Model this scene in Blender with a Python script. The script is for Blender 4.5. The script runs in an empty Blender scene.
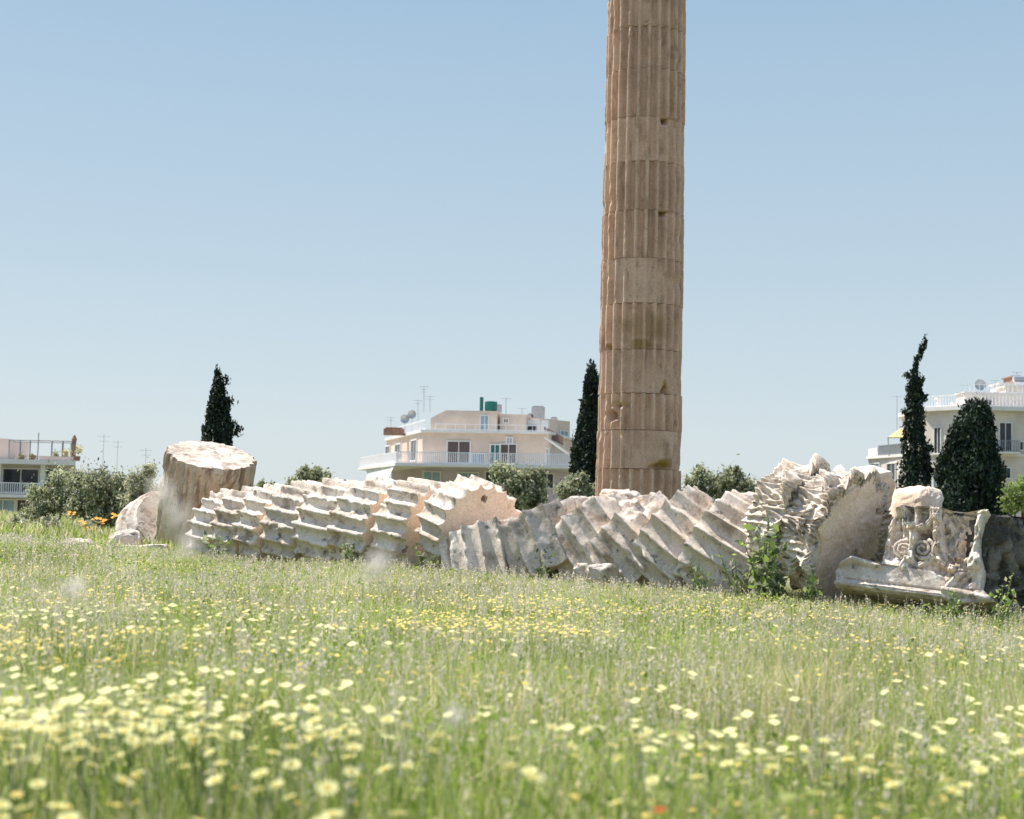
import bpy, math, random
import numpy as np
from mathutils import Vector, Matrix, Quaternion
random.seed(7)
EXPO = .95
RNG = np.random.default_rng(11)
PI = math.pi
D = bpy.data
sc = bpy.context.scene
COL = sc.collection

# ------------------------------------------------------------------ camera
FPX = 1024 * 50 / 36.0
EYE = Vector((0, 0, 1.3))
PITCH = math.radians(3.84); ROLL = math.radians(1.3)
cam_d = D.cameras.new('camera'); cam = D.objects.new('camera', cam_d); COL.objects.link(cam)
cam_d.lens = 50; cam_d.sensor_width = 36; cam_d.clip_end = 6000; cam_d.clip_start = 0.05
ROT = Matrix.Rotation(PI/2 + PITCH, 3, 'X') @ Matrix.Rotation(ROLL, 3, 'Z')
cam.matrix_world = Matrix.Translation(EYE) @ ROT.to_4x4()
cam_d.dof.use_dof = True; cam_d.dof.focus_distance = 24.0; cam_d.dof.aperture_fstop = 2.0
sc.camera = cam

def ray(px, py):
    return ROT @ Vector(((px-512)/FPX, -(py-409.5)/FPX, -1))
def P(px, py, Y):                      # the world point seen at px,py standing Y metres away
    d = ray(px, py); return EYE + d*(Y/d.y)
def plane_hit(px, py, O, N):
    d = ray(px, py); t = (O-EYE).dot(N)/d.dot(N); return EYE + d*t
def G(x, y):                           # ground height
    s = np.log1p(np.exp(np.clip(x, -30, 30)))
    g = -0.05 - 0.035*np.minimum(s, 12) + 0.03*np.sin(x*0.9+y*0.37) + 0.02*np.sin(y*0.8-x*0.3)
    g = g + .30*sstep(-3.5, -9.5, x)*sstep(14, 25, y)
    drop = np.clip((y-66)/30, 0, 1); drop = drop*drop*(3-2*drop)
    return g - 9.0*drop
def Gf(x, y): return float(G(np.float64(x), np.float64(y)))

# ------------------------------------------------------------------ noise
def vnoise(p, seed=0):
    i = np.floor(p).astype(np.int64); f = p-i; f = f*f*(3-2*f)
    def h(a, b, c):
        n = (a*73856093) ^ (b*19349663) ^ (c*83492791) ^ (seed*97531+1013)
        n &= 0xffffffff
        n = ((n ^ (n >> 13))*1274126177) & 0xffffffff
        n ^= n >> 16
        n = (n*668265263) & 0xffffffff
        n ^= n >> 15
        return (n & 0xffff)/32767.5-1
    x, y, z = i[..., 0], i[..., 1], i[..., 2]
    fx, fy, fz = f[..., 0], f[..., 1], f[..., 2]
    def L(a, b, t): return a+(b-a)*t
    return L(L(L(h(x,y,z),h(x+1,y,z),fx), L(h(x,y+1,z),h(x+1,y+1,z),fx), fy),
             L(L(h(x,y,z+1),h(x+1,y,z+1),fx), L(h(x,y+1,z+1),h(x+1,y+1,z+1),fx), fy), fz)
def fbm(p, seed=0, o=3):
    r = 0; a = 1.0
    for k in range(o):
        r = r + a*vnoise(p*(2**k)+k*7.3, seed+k); a *= 0.5
    return r/1.75
def sstep(a, b, x):
    t = np.clip((x-a)/(b-a), 0, 1); return t*t*(3-2*t)

# ------------------------------------------------------------------ materials
def new_mat(name):
    m = D.materials.new(name); m.use_nodes = True
    nt = m.node_tree; b = nt.nodes['Principled BSDF']; b.inputs['Specular IOR Level'].default_value = 0.25
    return m, nt, b
def nd(nt, t, **kw):
    n = nt.nodes.new(t)
    for k, v in kw.items():
        if k in n.inputs: n.inputs[k].default_value = v
        else: setattr(n, k, v)
    return n
def ramp(nt, src, p0, p1):
    r = nd(nt, 'ShaderNodeMapRange'); r.interpolation_type = 'SMOOTHSTEP'
    r.inputs['From Min'].default_value = p0; r.inputs['From Max'].default_value = p1
    nt.links.new(src, r.inputs['Value']); return r.outputs['Result']
def mixc(nt, f, a, b):
    m = nd(nt, 'ShaderNodeMix'); m.data_type = 'RGBA'
    nt.links.new(f, m.inputs[0])
    for i, c in ((6, a), (7, b)):
        if isinstance(c, tuple): m.inputs[i].default_value = (*c, 1)
        else: nt.links.new(c, m.inputs[i])
    return m.outputs[2]
def noise(nt, vec, scale, detail=5, rough=.6, off=None):
    n = nd(nt, 'ShaderNodeTexNoise'); n.inputs['Scale'].default_value = scale
    n.inputs['Detail'].default_value = detail; n.inputs['Roughness'].default_value = rough
    nt.links.new(vec, n.inputs['Vector']); return n.outputs['Fac']
def stone(name, c0, c1, stain, lichen, s_lo=.52, s_hi=.66, l_lo=.6, l_hi=.7, bump=.35, streak=None, attr=False, tone=(.84, 1.12)):
    m, nt, b = new_mat(name)
    tc = nd(nt, 'ShaderNodeTexCoord'); oi = nd(nt, 'ShaderNodeObjectInfo')
    add = nd(nt, 'ShaderNodeVectorMath', operation='MULTIPLY_ADD')
    comb = nd(nt, 'ShaderNodeCombineXYZ')
    for i in range(3): nt.links.new(oi.outputs['Random'], comb.inputs[i])
    add.inputs[1].default_value = (40, 40, 40)
    nt.links.new(comb.outputs[0], add.inputs[0]); nt.links.new(tc.outputs['Object'], add.inputs[2])
    v = add.outputs[0]
    if streak:
        mp = nd(nt, 'ShaderNodeMapping'); mp.inputs['Scale'].default_value = streak
        nt.links.new(v, mp.inputs['Vector']); vs = mp.outputs[0]
    else: vs = v
    c = mixc(nt, ramp(nt, noise(nt, v, 1.4), .35, .65), c0, c1)
    c = mixc(nt, ramp(nt, noise(nt, vs, 2.6, 7, .65), s_lo, s_hi), c, stain)
    c = mixc(nt, ramp(nt, noise(nt, v, 5.0, 8, .7), l_lo, l_hi), c, lichen)
    fine = noise(nt, v, 28, 5, .7)
    hs = nd(nt, 'ShaderNodeHueSaturation')
    mr = nd(nt, 'ShaderNodeMapRange'); mr.inputs['From Min'].default_value = .3; mr.inputs['From Max'].default_value = .7
    mr.inputs['To Min'].default_value = .74; mr.inputs['To Max'].default_value = 1.14
    nt.links.new(fine, mr.inputs['Value']); nt.links.new(mr.outputs[0], hs.inputs['Value'])
    nt.links.new(c, hs.inputs['Color']); c = hs.outputs[0]
    tr = nd(nt, 'ShaderNodeMapRange'); tr.inputs['To Min'].default_value = tone[0]; tr.inputs['To Max'].default_value = tone[1]
    nt.links.new(oi.outputs['Random'], tr.inputs['Value']); vm = nd(nt, 'ShaderNodeVectorMath', operation='SCALE')
    nt.links.new(c, vm.inputs[0]); nt.links.new(tr.outputs[0], vm.inputs['Scale']); c = vm.outputs[0]
    if attr:
        at = nd(nt, 'ShaderNodeAttribute', attribute_name='stain')
        c = mixc(nt, at.outputs['Fac'], c, attr)
    nt.links.new(c, b.inputs['Base Color'])
    b.inputs['Roughness'].default_value = .85
    bp = nd(nt, 'ShaderNodeBump'); bp.inputs['Strength'].default_value = bump; bp.inputs['Distance'].default_value = .03
    nt.links.new(noise(nt, v, 13, 8, .7), bp.inputs['Height']); nt.links.new(bp.outputs[0], b.inputs['Normal'])
    return m
def plain(name, c, rough=.7, var=.12, scale=3., metal=0):
    m, nt, b = new_mat(name)
    tc = nd(nt, 'ShaderNodeTexCoord')
    f = ramp(nt, noise(nt, tc.outputs['Object'], scale), .3, .7)
    lo = tuple(x*(1-var) for x in c); hi = tuple(min(1, x*(1+var)) for x in c)
    nt.links.new(mixc(nt, f, lo, hi), b.inputs['Base Color'])
    b.inputs['Roughness'].default_value = rough; b.inputs['Metallic'].default_value = metal
    return m
def leafmat(name, c, trans=.3, var=.25, scale=.8, world=True):
    m, nt, b = new_mat(name)
    geo = nd(nt, 'ShaderNodeNewGeometry')
    f = ramp(nt, noise(nt, geo.outputs['Position'], scale, 3), .3, .7)
    lo = tuple(x*(1-var) for x in c); hi = tuple(min(1, x*(1+var)) for x in c)
    col = mixc(nt, f, lo, hi)
    nt.links.new(col, b.inputs['Base Color']); b.inputs['Roughness'].default_value = .6
    t = nd(nt, 'ShaderNodeBsdfTranslucent'); nt.links.new(col, t.inputs['Color'])
    mx = nd(nt, 'ShaderNodeMixShader'); mx.inputs[0].default_value = trans
    nt.links.new(b.outputs[0], mx.inputs[1]); nt.links.new(t.outputs[0], mx.inputs[2])
    nt.links.new(mx.outputs[0], nt.nodes['Material Output'].inputs['Surface'])
    return m
M = {}
M['marble'] = stone('weathered_marble', (.76,.68,.60), (.62,.53,.44), (.35,.275,.21), (.15,.145,.135), .48, .67, .555, .68, .5)
M['face'] = stone('marble_joint_face', (.88,.73,.60), (.78,.62,.49), (.52,.38,.28), (.32,.24,.17), .56, .76, .64, .8, .3)
M['carved'] = stone('carved_marble', (.80,.73,.65), (.66,.56,.47), (.36,.28,.21), (.13,.125,.11), .50, .66, .56, .67, .5)
M['shaded_stone'] = stone('shaded_lichened_marble', (.20,.19,.165), (.30,.26,.21), (.08,.075,.065), (.40,.33,.18), .42, .56, .64, .72, .7)  # lichen-stained, and darkened further to paint in the shade on the block's side
M['patina'] = stone('brown_patina_marble', (.68,.48,.35), (.57,.385,.275), (.38,.26,.18), (.20,.14,.10), .50, .70, .60, .74, .3,
                    streak=(1.6, 1.6, .6), attr=(.30,.20,.06), tone=(.94, 1.08))
M['brown'] = stone('brown_stained_marble', (.66,.56,.46), (.52,.40,.31), (.29,.21,.155), (.12,.10,.085), .48, .62, .56, .68, .5, streak=(2, 2, .4))
M['concrete'] = plain('pale_plaster', (.66,.60,.54))

# ------------------------------------------------------------------ object helpers
def tag(o, label=None, cat=None, group=None, kind=None):
    if label: o['label'] = label
    if cat: o['category'] = cat
    if group: o['group'] = group
    if kind: o['kind'] = kind
    return o
def empty(name, loc, label, cat, group=None):
    o = D.objects.new(name, None); COL.objects.link(o); o.location = loc; o.empty_display_size = .2
    return tag(o, label, cat, group)
def link(name, me, parent=None, loc=None):
    o = D.objects.new(name, me); COL.objects.link(o)
    if parent: o.parent = parent
    if loc is not None: o.location = loc
    return o
def mesh_np(name, V, F, mats, mi=None, smooth=False):
    """V (n,3); F list of int arrays (k,3)/(k,4)"""
    me = D.meshes.new(name)
    V = np.asarray(V, dtype=np.float32)
    if isinstance(F, np.ndarray): F = [F]
    F = [f for f in F if len(f)]
    loops = np.concatenate([f.ravel() for f in F]).astype(np.int32)
    tot = np.concatenate([np.full(len(f), f.shape[1]) for f in F]).astype(np.int32)
    st = np.concatenate([[0], np.cumsum(tot)[:-1]]).astype(np.int32)
    me.vertices.add(len(V)); me.vertices.foreach_set('co', V.ravel())
    me.loops.add(len(loops)); me.loops.foreach_set('vertex_index', loops)
    me.polygons.add(len(tot)); me.polygons.foreach_set('loop_start', st); me.polygons.foreach_set('loop_total', tot)
    if mi is not None: me.polygons.foreach_set('material_index', np.asarray(mi, dtype=np.int32))
    if isinstance(smooth, np.ndarray): me.polygons.foreach_set('use_smooth', smooth)
    else: me.polygons.foreach_set('use_smooth', np.full(len(tot), bool(smooth)))
    for m in (mats if isinstance(mats, (list, tuple)) else [mats]): me.materials.append(m)
    me.update(calc_edges=True); me.validate()
    return me
def grid_faces(nu, nv, wrap=False, base=0):      # rows nv, columns nu
    u = np.arange(nu if wrap else nu-1); v = np.arange(nv-1)
    uu, vv = np.meshgrid(u, v); u2 = (uu+1) % nu
    return np.stack([vv*nu+uu, vv*nu+u2, (vv+1)*nu+u2, (vv+1)*nu+uu], -1).reshape(-1, 4)+base
class MB:
    def __init__(s): s.v = []; s.f = []
    def box(s, c, h, rot=None):
        c = Vector(c); n = len(s.v)
        for x in (-1, 1):
            for y in (-1, 1):
                for z in (-1, 1):
                    p = Vector((x*h[0], y*h[1], z*h[2]))
                    if rot: p = rot @ p
                    s.v.append(c+p)
        for q in ((0,1,3,2),(4,6,7,5),(0,4,5,1),(2,3,7,6),(0,2,6,4),(1,5,7,3)): s.f.append([n+i for i in q])
        return s
    def prism(s, poly, z0, z1):
        n = len(s.v); k = len(poly)
        for z in (z0, z1):
            for p in poly: s.v.append(Vector((p[0], p[1], z)))
        s.f.append([n+i for i in range(k)][::-1]); s.f.append([n+k+i for i in range(k)])
        for i in range(k):
            j = (i+1) % k; s.f.append([n+i, n+j, n+k+j, n+k+i])
        return s
    def tube(s, pts, rad, seg=8):
        pts = [Vector(p) for p in pts]; n = len(s.v); k = len(pts)
        if not isinstance(rad, (list, tuple)): rad = [rad]*k
        prev = None
        for i, p in enumerate(pts):
            t = (pts[min(i+1, k-1)]-pts[max(i-1, 0)]).normalized()
            a = t.orthogonal().normalized() if prev is None else (prev-t*prev.dot(t)).normalized()
            prev = a; b = t.cross(a)
            for j in range(seg):
                an = 2*PI*j/seg; s.v.append(p+(a*math.cos(an)+b*math.sin(an))*rad[i])
        for i in range(k-1):
            for j in range(seg):
                j2 = (j+1) % seg; s.f.append([n+i*seg+j, n+i*seg+j2, n+(i+1)*seg+j2, n+(i+1)*seg+j])
        s.f.append([n+j for j in range(seg)][::-1]); s.f.append([n+(k-1)*seg+j for j in range(seg)])
        return s
    def quad(s, *p):
        n = len(s.v); s.v += [Vector(q) for q in p]; s.f.append(list(range(n, n+len(p)))); return s
    def build(s, name, mat, parent=None, smooth=False, origin=None):
        me = D.meshes.new(name); o3 = Vector((0, 0, 0))
        if origin is not None: o3 = Vector(origin)
        elif parent is not None: o3 = Vector(parent.location)
        me.from_pydata([v-o3 for v in s.v], [], s.f)
        me.materials.append(mat)
        if smooth: me.polygons.foreach_set('use_smooth', [True]*len(me.polygons))
        me.update()
        o = link(name, me, parent)
        if parent is None: o.location = o3
        return o

# ------------------------------------------------------------------ fluted drums
def drum_mesh(R, L, nf=24, depth=.085, seed=0, wear=.25, taper=0., breaks=(), rough=1., NZ=30, fillet=.16, mats=None, stains=(), capnoise=.01, smoothzone=0., holes=(), K=7, ejoint=.06):
    NU = nf*12
    th = np.arange(NU)/NU*2*PI; z = np.linspace(-L/2, L/2, NZ)
    T, Z = np.meshgrid(th, z)
    u = (T/(2*PI)*nf) % 1.0; w = (2*u-1)/(1-fillet)
    prof = np.where(np.abs(w) < 1, np.sqrt(np.clip(1-w*w, 0, 1)), 0)
    p3 = np.stack([np.cos(T)*R, np.sin(T)*R, Z], -1)
    n1 = fbm(p3*1.3, seed, 3); n2 = fbm(p3*5, seed+11, 4); n3 = fbm(p3*14, seed+23, 3)
    wr = np.clip(wear + n1*.9 - .25, 0, 1)                       # patches where flutes are worn off
    if smoothzone: wr = np.maximum(wr, smoothzone*sstep(-.15, .3, fbm(p3*.8, seed+5, 2)+.1))
    dep = depth*(1-.75*wr)
    r = R*(1-taper*(Z/L+.5)) - dep*prof - wr*depth*.35*(1-prof)
    ar = np.clip(1-prof, 0, 1)**2                                 # arris: chipped
    r -= rough*ar*np.clip(n2-.12, 0, 1)*.11
    r += rough*(n2*.010+n3*.006)
    e = np.minimum(Z+L/2, L/2-Z)
    en = fbm(p3*6+3, seed+31, 3)
    r -= rough*np.exp(-(e/.03)**2)*(.004+ejoint*np.clip(en+.05, 0, 1))
    r -= rough*ar*np.clip(fbm(p3*2.6+5, seed+51, 3)-.22, 0, 1)*.30
    st = np.zeros_like(r)
    for (t0, z0, dt, dz, dd) in breaks:
        a = np.abs((T-t0+PI) % (2*PI)-PI)*R
        q = np.sqrt((a/dt)**2+((Z-z0)/dz)**2)+.25*n2
        k = 1-sstep(.6, 1.05, q)
        r -= k*(dd*(1+.6*n2)-0*prof); 
    for (t0, z0, dt, dz, amt) in stains:
        a = np.abs((T-t0+PI) % (2*PI)-PI)*R
        q = np.sqrt((a/dt)**2+((Z-z0)/dz)**2)+.5*n2
        st = np.maximum(st, amt*(1-sstep(.5, 1.1, q)))
    V = [np.stack([np.cos(T)*r, np.sin(T)*r, Z], -1).reshape(-1, 3)]
    F = [grid_faces(NU, NZ, True)]; sm = [np.ones(len(F[0]), bool)]
    base = NU*NZ; S = [st.ravel()]
    for end, zz in ((0, -L/2), (NZ-1, L/2)):
        fr = np.linspace(1, .02, K)[:, None]
        x = np.cos(th)[None]*r[end][None]*fr; y = np.sin(th)[None]*r[end][None]*fr
        pz = np.stack([x, y, np.full_like(x, zz)], -1)
        dzn = capnoise*fbm(pz*4, seed+41, 3); dzn[0] = 0
        for (hx, hy, hs) in holes:
            if end: dzn = np.where((np.abs(x-hx) < hs) & (np.abs(y-hy) < hs), -.18, dzn)
        pz[..., 2] += dzn
        V.append(pz.reshape(-1, 3)); f = grid_faces(NU, K, True, base)
        if end == 0: f = f[:, ::-1]
        F.append(f); sm.append(np.zeros(len(f), bool)); base += NU*K; S.append(np.zeros(NU*K))
    Fa = np.concatenate(F); nside = len(F[0])
    mi = np.zeros(len(Fa), int); mi[nside:] = 1
    # outward winding of the side
    me = mesh_np('drum', np.concatenate(V), Fa, mats or [M['marble'], M['face']], mi, np.concatenate(sm))
    if len(stains) or mats is PAT:
        at = me.attributes.new('stain', 'FLOAT', 'POINT'); at.data.foreach_set('value', np.concatenate(S).astype(np.float32))
    return me
PAT = [M['patina'], M['face']]
def orient(axis, spin=0):
    q = Vector((0, 0, 1)).rotation_difference(Vector(axis).normalized())
    return q @ Quaternion((0, 0, 1), spin)

# ------------------------------------------------------------------ standing column
cy = 33.0
cb = P(638, 500, cy); tp = P(647, 0, cy)
lean = (tp-cb); lean = lean/lean.z
col = empty('standing_column', (cb.x, cy, Gf(cb.x, cy)), 'tall brown fluted marble column standing upright behind the fallen drums', 'column')
joints_px = [1, 37, 78, 126, 169, 217, 264, 308, 353, 396, 432, 470]
jz = []
for j in joints_px:
    h = P(643, j, cy); jz.append(h.z)
jz = [jz[0]+3.2, jz[0]+2.15, jz[0]+1.08]+jz+[jz[-1]-.95, col.location.z+.55]
def colR(z):                             # radius from the photo: wide at the foot, slimmer above
    f = np.clip((z-1.3)/12, 0, 1.3); return 1.0-.065*f**1.1
smooth_drums = {264: .6, 308: .25, 353: .5, 396: .7, 432: .75, 126: .3, 1: 0}
for k in range(len(jz)-1):
    z1, z0 = jz[k], jz[k+1]; L = z1-z0-.012
    R = float(colR((z0+z1)/2)); key = joints_px[k-3] if 0 <= k-3 < len(joints_px) else -1
    fz = -PI/2
    br = []; stn = []
    def at_(px): return fz+math.asin(max(-1, min(1, (px-(638+9*(498-(key+20))/498))/41.)))
    if key == 126: br.append((at_(664), L/2-.03, .13, .14, .4)); stn.append((at_(664), L/2-.02, .16, .07, .8))
    if key == 217: br.append((at_(662), L/2-.03, .13, .12, .36)); stn.append((at_(662), L/2, .16, .06, .9))
    if key == 1: stn.append((at_(668), L/2, .2, .1, 1)); br.append((at_(668), L/2-.1, .1, .1, .08))
    if key == 308: stn += [(at_(640), -L/2+.1, .35, .14, .7), (at_(607), -L/2+.08, .1, .1, .9)]; br.append((at_(607), -L/2, .08, .08, .1))
    if key == 353: stn += [(at_(663), -L/2+.15, .1, .2, .8)]; br.append((at_(663), -L/2, .14, .2, .22))
    if key == 396: stn += [(at_(618), L/2-.2, .3, .12, .3)]; br += [(at_(608), -.1, .2, .16, .2), (at_(616), .12, .28, .05, .08), (at_(663), L/2, .09, .06, .1)]
    if key == 432: stn += [(at_(660), -L/2+.12, .3, .14, 1)]; br.append((at_(657), -L/2, .4, .16, .16))
    if key == 308: stn += [(at_(640), 0, .9, .3, .35)]
    me = drum_mesh(R, L, 24, ejoint=.022, fillet=.30, depth=.17, seed=300+k, wear=(.06 if key not in smooth_drums else .15), taper=.004, breaks=br, rough=.4, NZ=26, mats=PAT,
                   stains=stn or [(0, 0, .01, .01, 0)], smoothzone=smooth_drums.get(key, .1 if k % 2 else 0))
    o = link('drum', me, col)
    zc = (z0+z1)/2
    o.location = (lean.x*(zc-cb.z), lean.y*0, zc-col.location.z)
    o.rotation_euler = (0, math.atan(lean.x), random.uniform(-.012, .012))
# attic base of the column, mostly behind the drums
def lathe(prof, seg=96, seed=0, amp=.01):
    n = len(prof); th = np.arange(seg)/seg*2*PI
    r = np.array([p[0] for p in prof])[:, None]; z = np.array([p[1] for p in prof])[:, None]
    X = np.cos(th)*r; Y = np.sin(th)*r; Z = z+0*th
    p = np.stack([X, Y, Z], -1); d = amp*fbm(p*5, seed, 3)
    d[0] = 0; d[-1] = 0
    p[..., 0] *= 1+d/np.maximum(r, .05); p[..., 1] *= 1+d/np.maximum(r, .05)
    return p.reshape(-1, 3), grid_faces(seg, n, True)
def torus_prof(z0, h, r, n=10):
    return [(r-h/2+h/2*math.cos(a), z0+h/2+h/2*math.sin(a)) for a in np.linspace(-PI/2, PI/2, n)]
prof = [(.01, 0), (1.25, 0), (1.25, .16)]+torus_prof(.16, .2, 1.22)+[(1.08, .38), (1.03, .42)]+torus_prof(.43, .12, 1.1)+[(.98, .58), (.01, .58)]
V, F = lathe(prof, 96, 5, .01)
b_ = link('base', mesh_np('base', V, F, M['patina'], smooth=False), col)

# ------------------------------------------------------------------ fallen drums
MAR = [M['marble'], M['face']]
def fallen(px, py, Y, axis, R, L, seed, label, name='fallen_column_drum', group=None, **kw):
    spin = kw.pop('spin', random.random()*.26)
    me = drum_mesh(R, L, seed=seed, **kw); me.name = name
    o = link(name, me); o.location = P(px, py, Y); o.rotation_mode = 'QUATERNION'; o.rotation_quaternion = orient(axis, spin)
    tag(o, label, 'column drum', group or 'drums of the fallen column')
    return o
ordn = ['first', 'second', 'third', 'fourth', 'fifth', 'sixth', 'seventh']
# left row, receding to the left
AX = Vector((.73, -.66, -.15)).normalized()
pa = P(232, 500, 29.3); pb_ = P(421, 500, 25.9); dr = Vector((pb_.x-pa.x, pb_.y-pa.y, 0)).normalized()
Ls = [.76, .74, .70, .92, 1.0, .96, .80]; gaps = [.02, .03, .13, .03, .02, .16, 0]
tot_ = sum(Ls)+sum(gaps)-Ls[0]/2-Ls[-1]/2; kk = math.hypot(pb_.x-pa.x, pb_.y-pa.y)/tot_; cum = 0
for i, L in enumerate(Ls):
    L *= kk; c = Vector((pa.x, pa.y, 0))+dr*cum
    cum += L/2+gaps[i]+(Ls[i+1]*kk/2 if i < 6 else 0)
    px = 512+c.x/c.y*FPX; yt = float(np.interp(px, [225, 300, 380, 430], [490, 481, 476, 478]))
    R = [.90, .93, .92, .95, .95, .96, .93][i]
    z = P(px, yt, c.y).z-R-.02
    ax = dr+Vector((.03*math.sin(i*2.3), .03*math.cos(i*1.7), -.13-.015*math.sin(i*3.1)))
    sp_ = .05+.045*i
    hl = ()
    if i == 6:
        q_ = orient(ax, sp_).inverted(); fc = Vector((c.x, c.y, z))+ax.normalized()*L/2
        h_ = q_ @ (plane_hit(405, 549, fc, ax.normalized())-fc); hl = ((h_.x, h_.y, .06),)
    me = drum_mesh(R, L, seed=20+i, nf=20, depth=.135, wear=.10, rough=1.4, fillet=.17, holes=hl, K=24 if hl else 7); me.name = 'fallen_column_drum'
    o = link('fallen_column_drum', me); o.location = (c.x, c.y, z); o.rotation_mode = 'QUATERNION'; o.rotation_quaternion = orient(ax, sp_)
    tag(o, 'white fluted marble drum lying on its side, %s from the left of the row' % ordn[i], 'column drum', 'drums of the fallen column')
ax = Vector((.52, -.80, -.20)).normalized(); fc = P(481, 534, 24.7); q_ = orient(ax, .1).inverted(); h_ = q_ @ (plane_hit(484.5, 499, fc, ax)-fc)
me = drum_mesh(.91, .8, seed=41, nf=20, depth=.12, wear=.08, rough=1.0, fillet=.08, holes=((h_.x, h_.y, .05),), K=34); me.name = 'fallen_column_drum'
o = link('fallen_column_drum', me); o.location = fc-ax*.4; o.rotation_mode = 'QUATERNION'; o.rotation_quaternion = orient(ax, .1)
tag(o, 'fluted marble drum showing its flat beige round face with a small square hole', 'column drum', 'drums of the fallen column')
# square dowel hole plug of that face (a dark recess with a raised rim is cut in as a small pit box)
# right row: tilted slices
right = [ # px py depth axis R L
    (493, 563, 24.5, (.20, -.34, -.91), .92, 1.0), (546, 550, 24.3, (.40, -.30, -.85), .95, 1.05),
    (598, 546, 24.1, (.55, -.32, -.76), .95, 1.05), (640, 551, 23.7, (.66, -.34, -.66), .95, 1.0),
    (684, 549, 23.2, (.72, -.36, -.58), .93, 1.05), (733, 556, 22.6, (.78, -.38, -.48), .92, 1.1)]
rl = ['steeply tipped fluted marble drum just right of the flat round drum face',
      'steep fluted tipped drum, second to the right of the flat round drum face',
      'broken-topped tipped fluted marble drum directly left of the standing column foot',
      'tipped fluted marble drum with slanting flutes, directly in front of the standing column',
      'tipped fluted marble drum with sharp top peaks, just right of the standing column foot',
      'tipped fluted marble drum with green weeds at its foot, next to the carved capital']
for i, (px, py, Y, ax, R, L) in enumerate(right):
    br = []
    if i in (2, 3): br = [(1.4+.5*i, -L/2, .5, .3, .16)]
    fallen(px, py, Y, ax, R, L, 60+i, rl[i], nf=18, depth=.155, wear=.08, rough=1.4, fillet=.13, breaks=br, spin=.1*i)
# big upright stump at the left and its round base
st_ = fallen(205, 497, 31.2, (.17, -.30, .94), 1.0, 1.95, 90, 'stout brown drum standing upright with a bright flat top, left end of the ruins',
       name='upright_column_drum', group=None, nf=24, depth=.085, wear=.2, rough=1.5, smoothzone=.4, mats=[M['brown'], M['marble']], capnoise=.05,
       breaks=[(-1.0, .2, .5, .6, .06), (-2.2, -.5, .4, .3, .05)])
prof = [(.01, -.35), (.95, -.35), (1.0, -.3)]+torus_prof(-.28, .22, 1.18)+[(1.0, -.03), (.97, .05)]+torus_prof(.08, .16, 1.07)+[(.93, .26), (.90, .34), (.01, .34)]
V, F = lathe(prof, 120, 9, .035)
bs = link('column_base', mesh_np('column_base', V, F, M['marble'], smooth=False)); bs.location = P(170, 534, 31.8)
bs.rotation_mode = 'QUATERNION'; bs.rotation_quaternion = orient((.48, -.58, .62))
tag(bs, 'round moulded white marble base leaning behind the upright brown drum', 'column base')

def rock(name, c, h, seed, mat, label, cat='stone fragment', group=None, amp=.28, rot=0, n=28):
    u = np.linspace(0, 2*PI, n*2, endpoint=False); v = np.linspace(-PI/2, PI/2, n)
    U, Vv = np.meshgrid(u, v)
    def sp(x): return np.sign(x)*np.abs(x)**.55
    p = np.stack([sp(np.cos(U))*sp(np.cos(Vv)), sp(np.sin(U))*sp(np.cos(Vv)), sp(np.sin(Vv))], -1)
    d = 1+amp*fbm(p*1.3+seed, seed, 3)+.06*fbm(p*5, seed+3, 3)
    p = p*d[..., None]*np.array(h)
    o = link(name, mesh_np(name, p.reshape(-1, 3), grid_faces(n*2, n, True), mat))
    o.location = c; o.rotation_euler = (random.uniform(-.15, .15), random.uniform(-.15, .15), rot)
    return tag(o, label, cat, group)
rock('stone_fragment', P(126, 548, 29.5), (.36, .3, .34), 3, M['marble'], 'pointed pale stone lump in the grass at the foot of the round base')
rock('stone_fragment', P(140, 550, 29.0), (.6, .3, .10), 4, M['marble'], 'low flat white slab half sunk in grass below the round base')
rock('stone_fragment', P(76, 550, 28.0), (.34, .3, .2), 5, M['marble'], 'rounded pale stone lying alone in the grass near the left bushes')
for (px, py, Y, h, s, lb) in ((622, 503, 24.8, (.34,.3,.2), 6, 'white broken marble lump on the tipped drums just left of the standing column'),
                       (648, 506, 24.2, (.3,.3,.16), 7, 'white broken marble lump lying before the left edge of the standing column'),
                       (585, 506, 25.2, (.3,.3,.16), 8, 'white broken marble lump on top of the second tipped drum'),
                       (583, 572, 22.6, (.16,.14,.12), 12, 'small chipped marble bit in the grass below the tipped drums'),
                       (600, 574, 22.3, (.20,.12,.14), 13, 'small wedge of white marble in grass at the foot of the tipped drums'),
                       (755, 510, 23.2, (.45,.4,.26), 9, 'bright eroded marble lump bridging the last tipped drum and the capital')):
    rock('stone_fragment', P(px, py, Y), h, s, M['marble'], lb, amp=.5)

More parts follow.
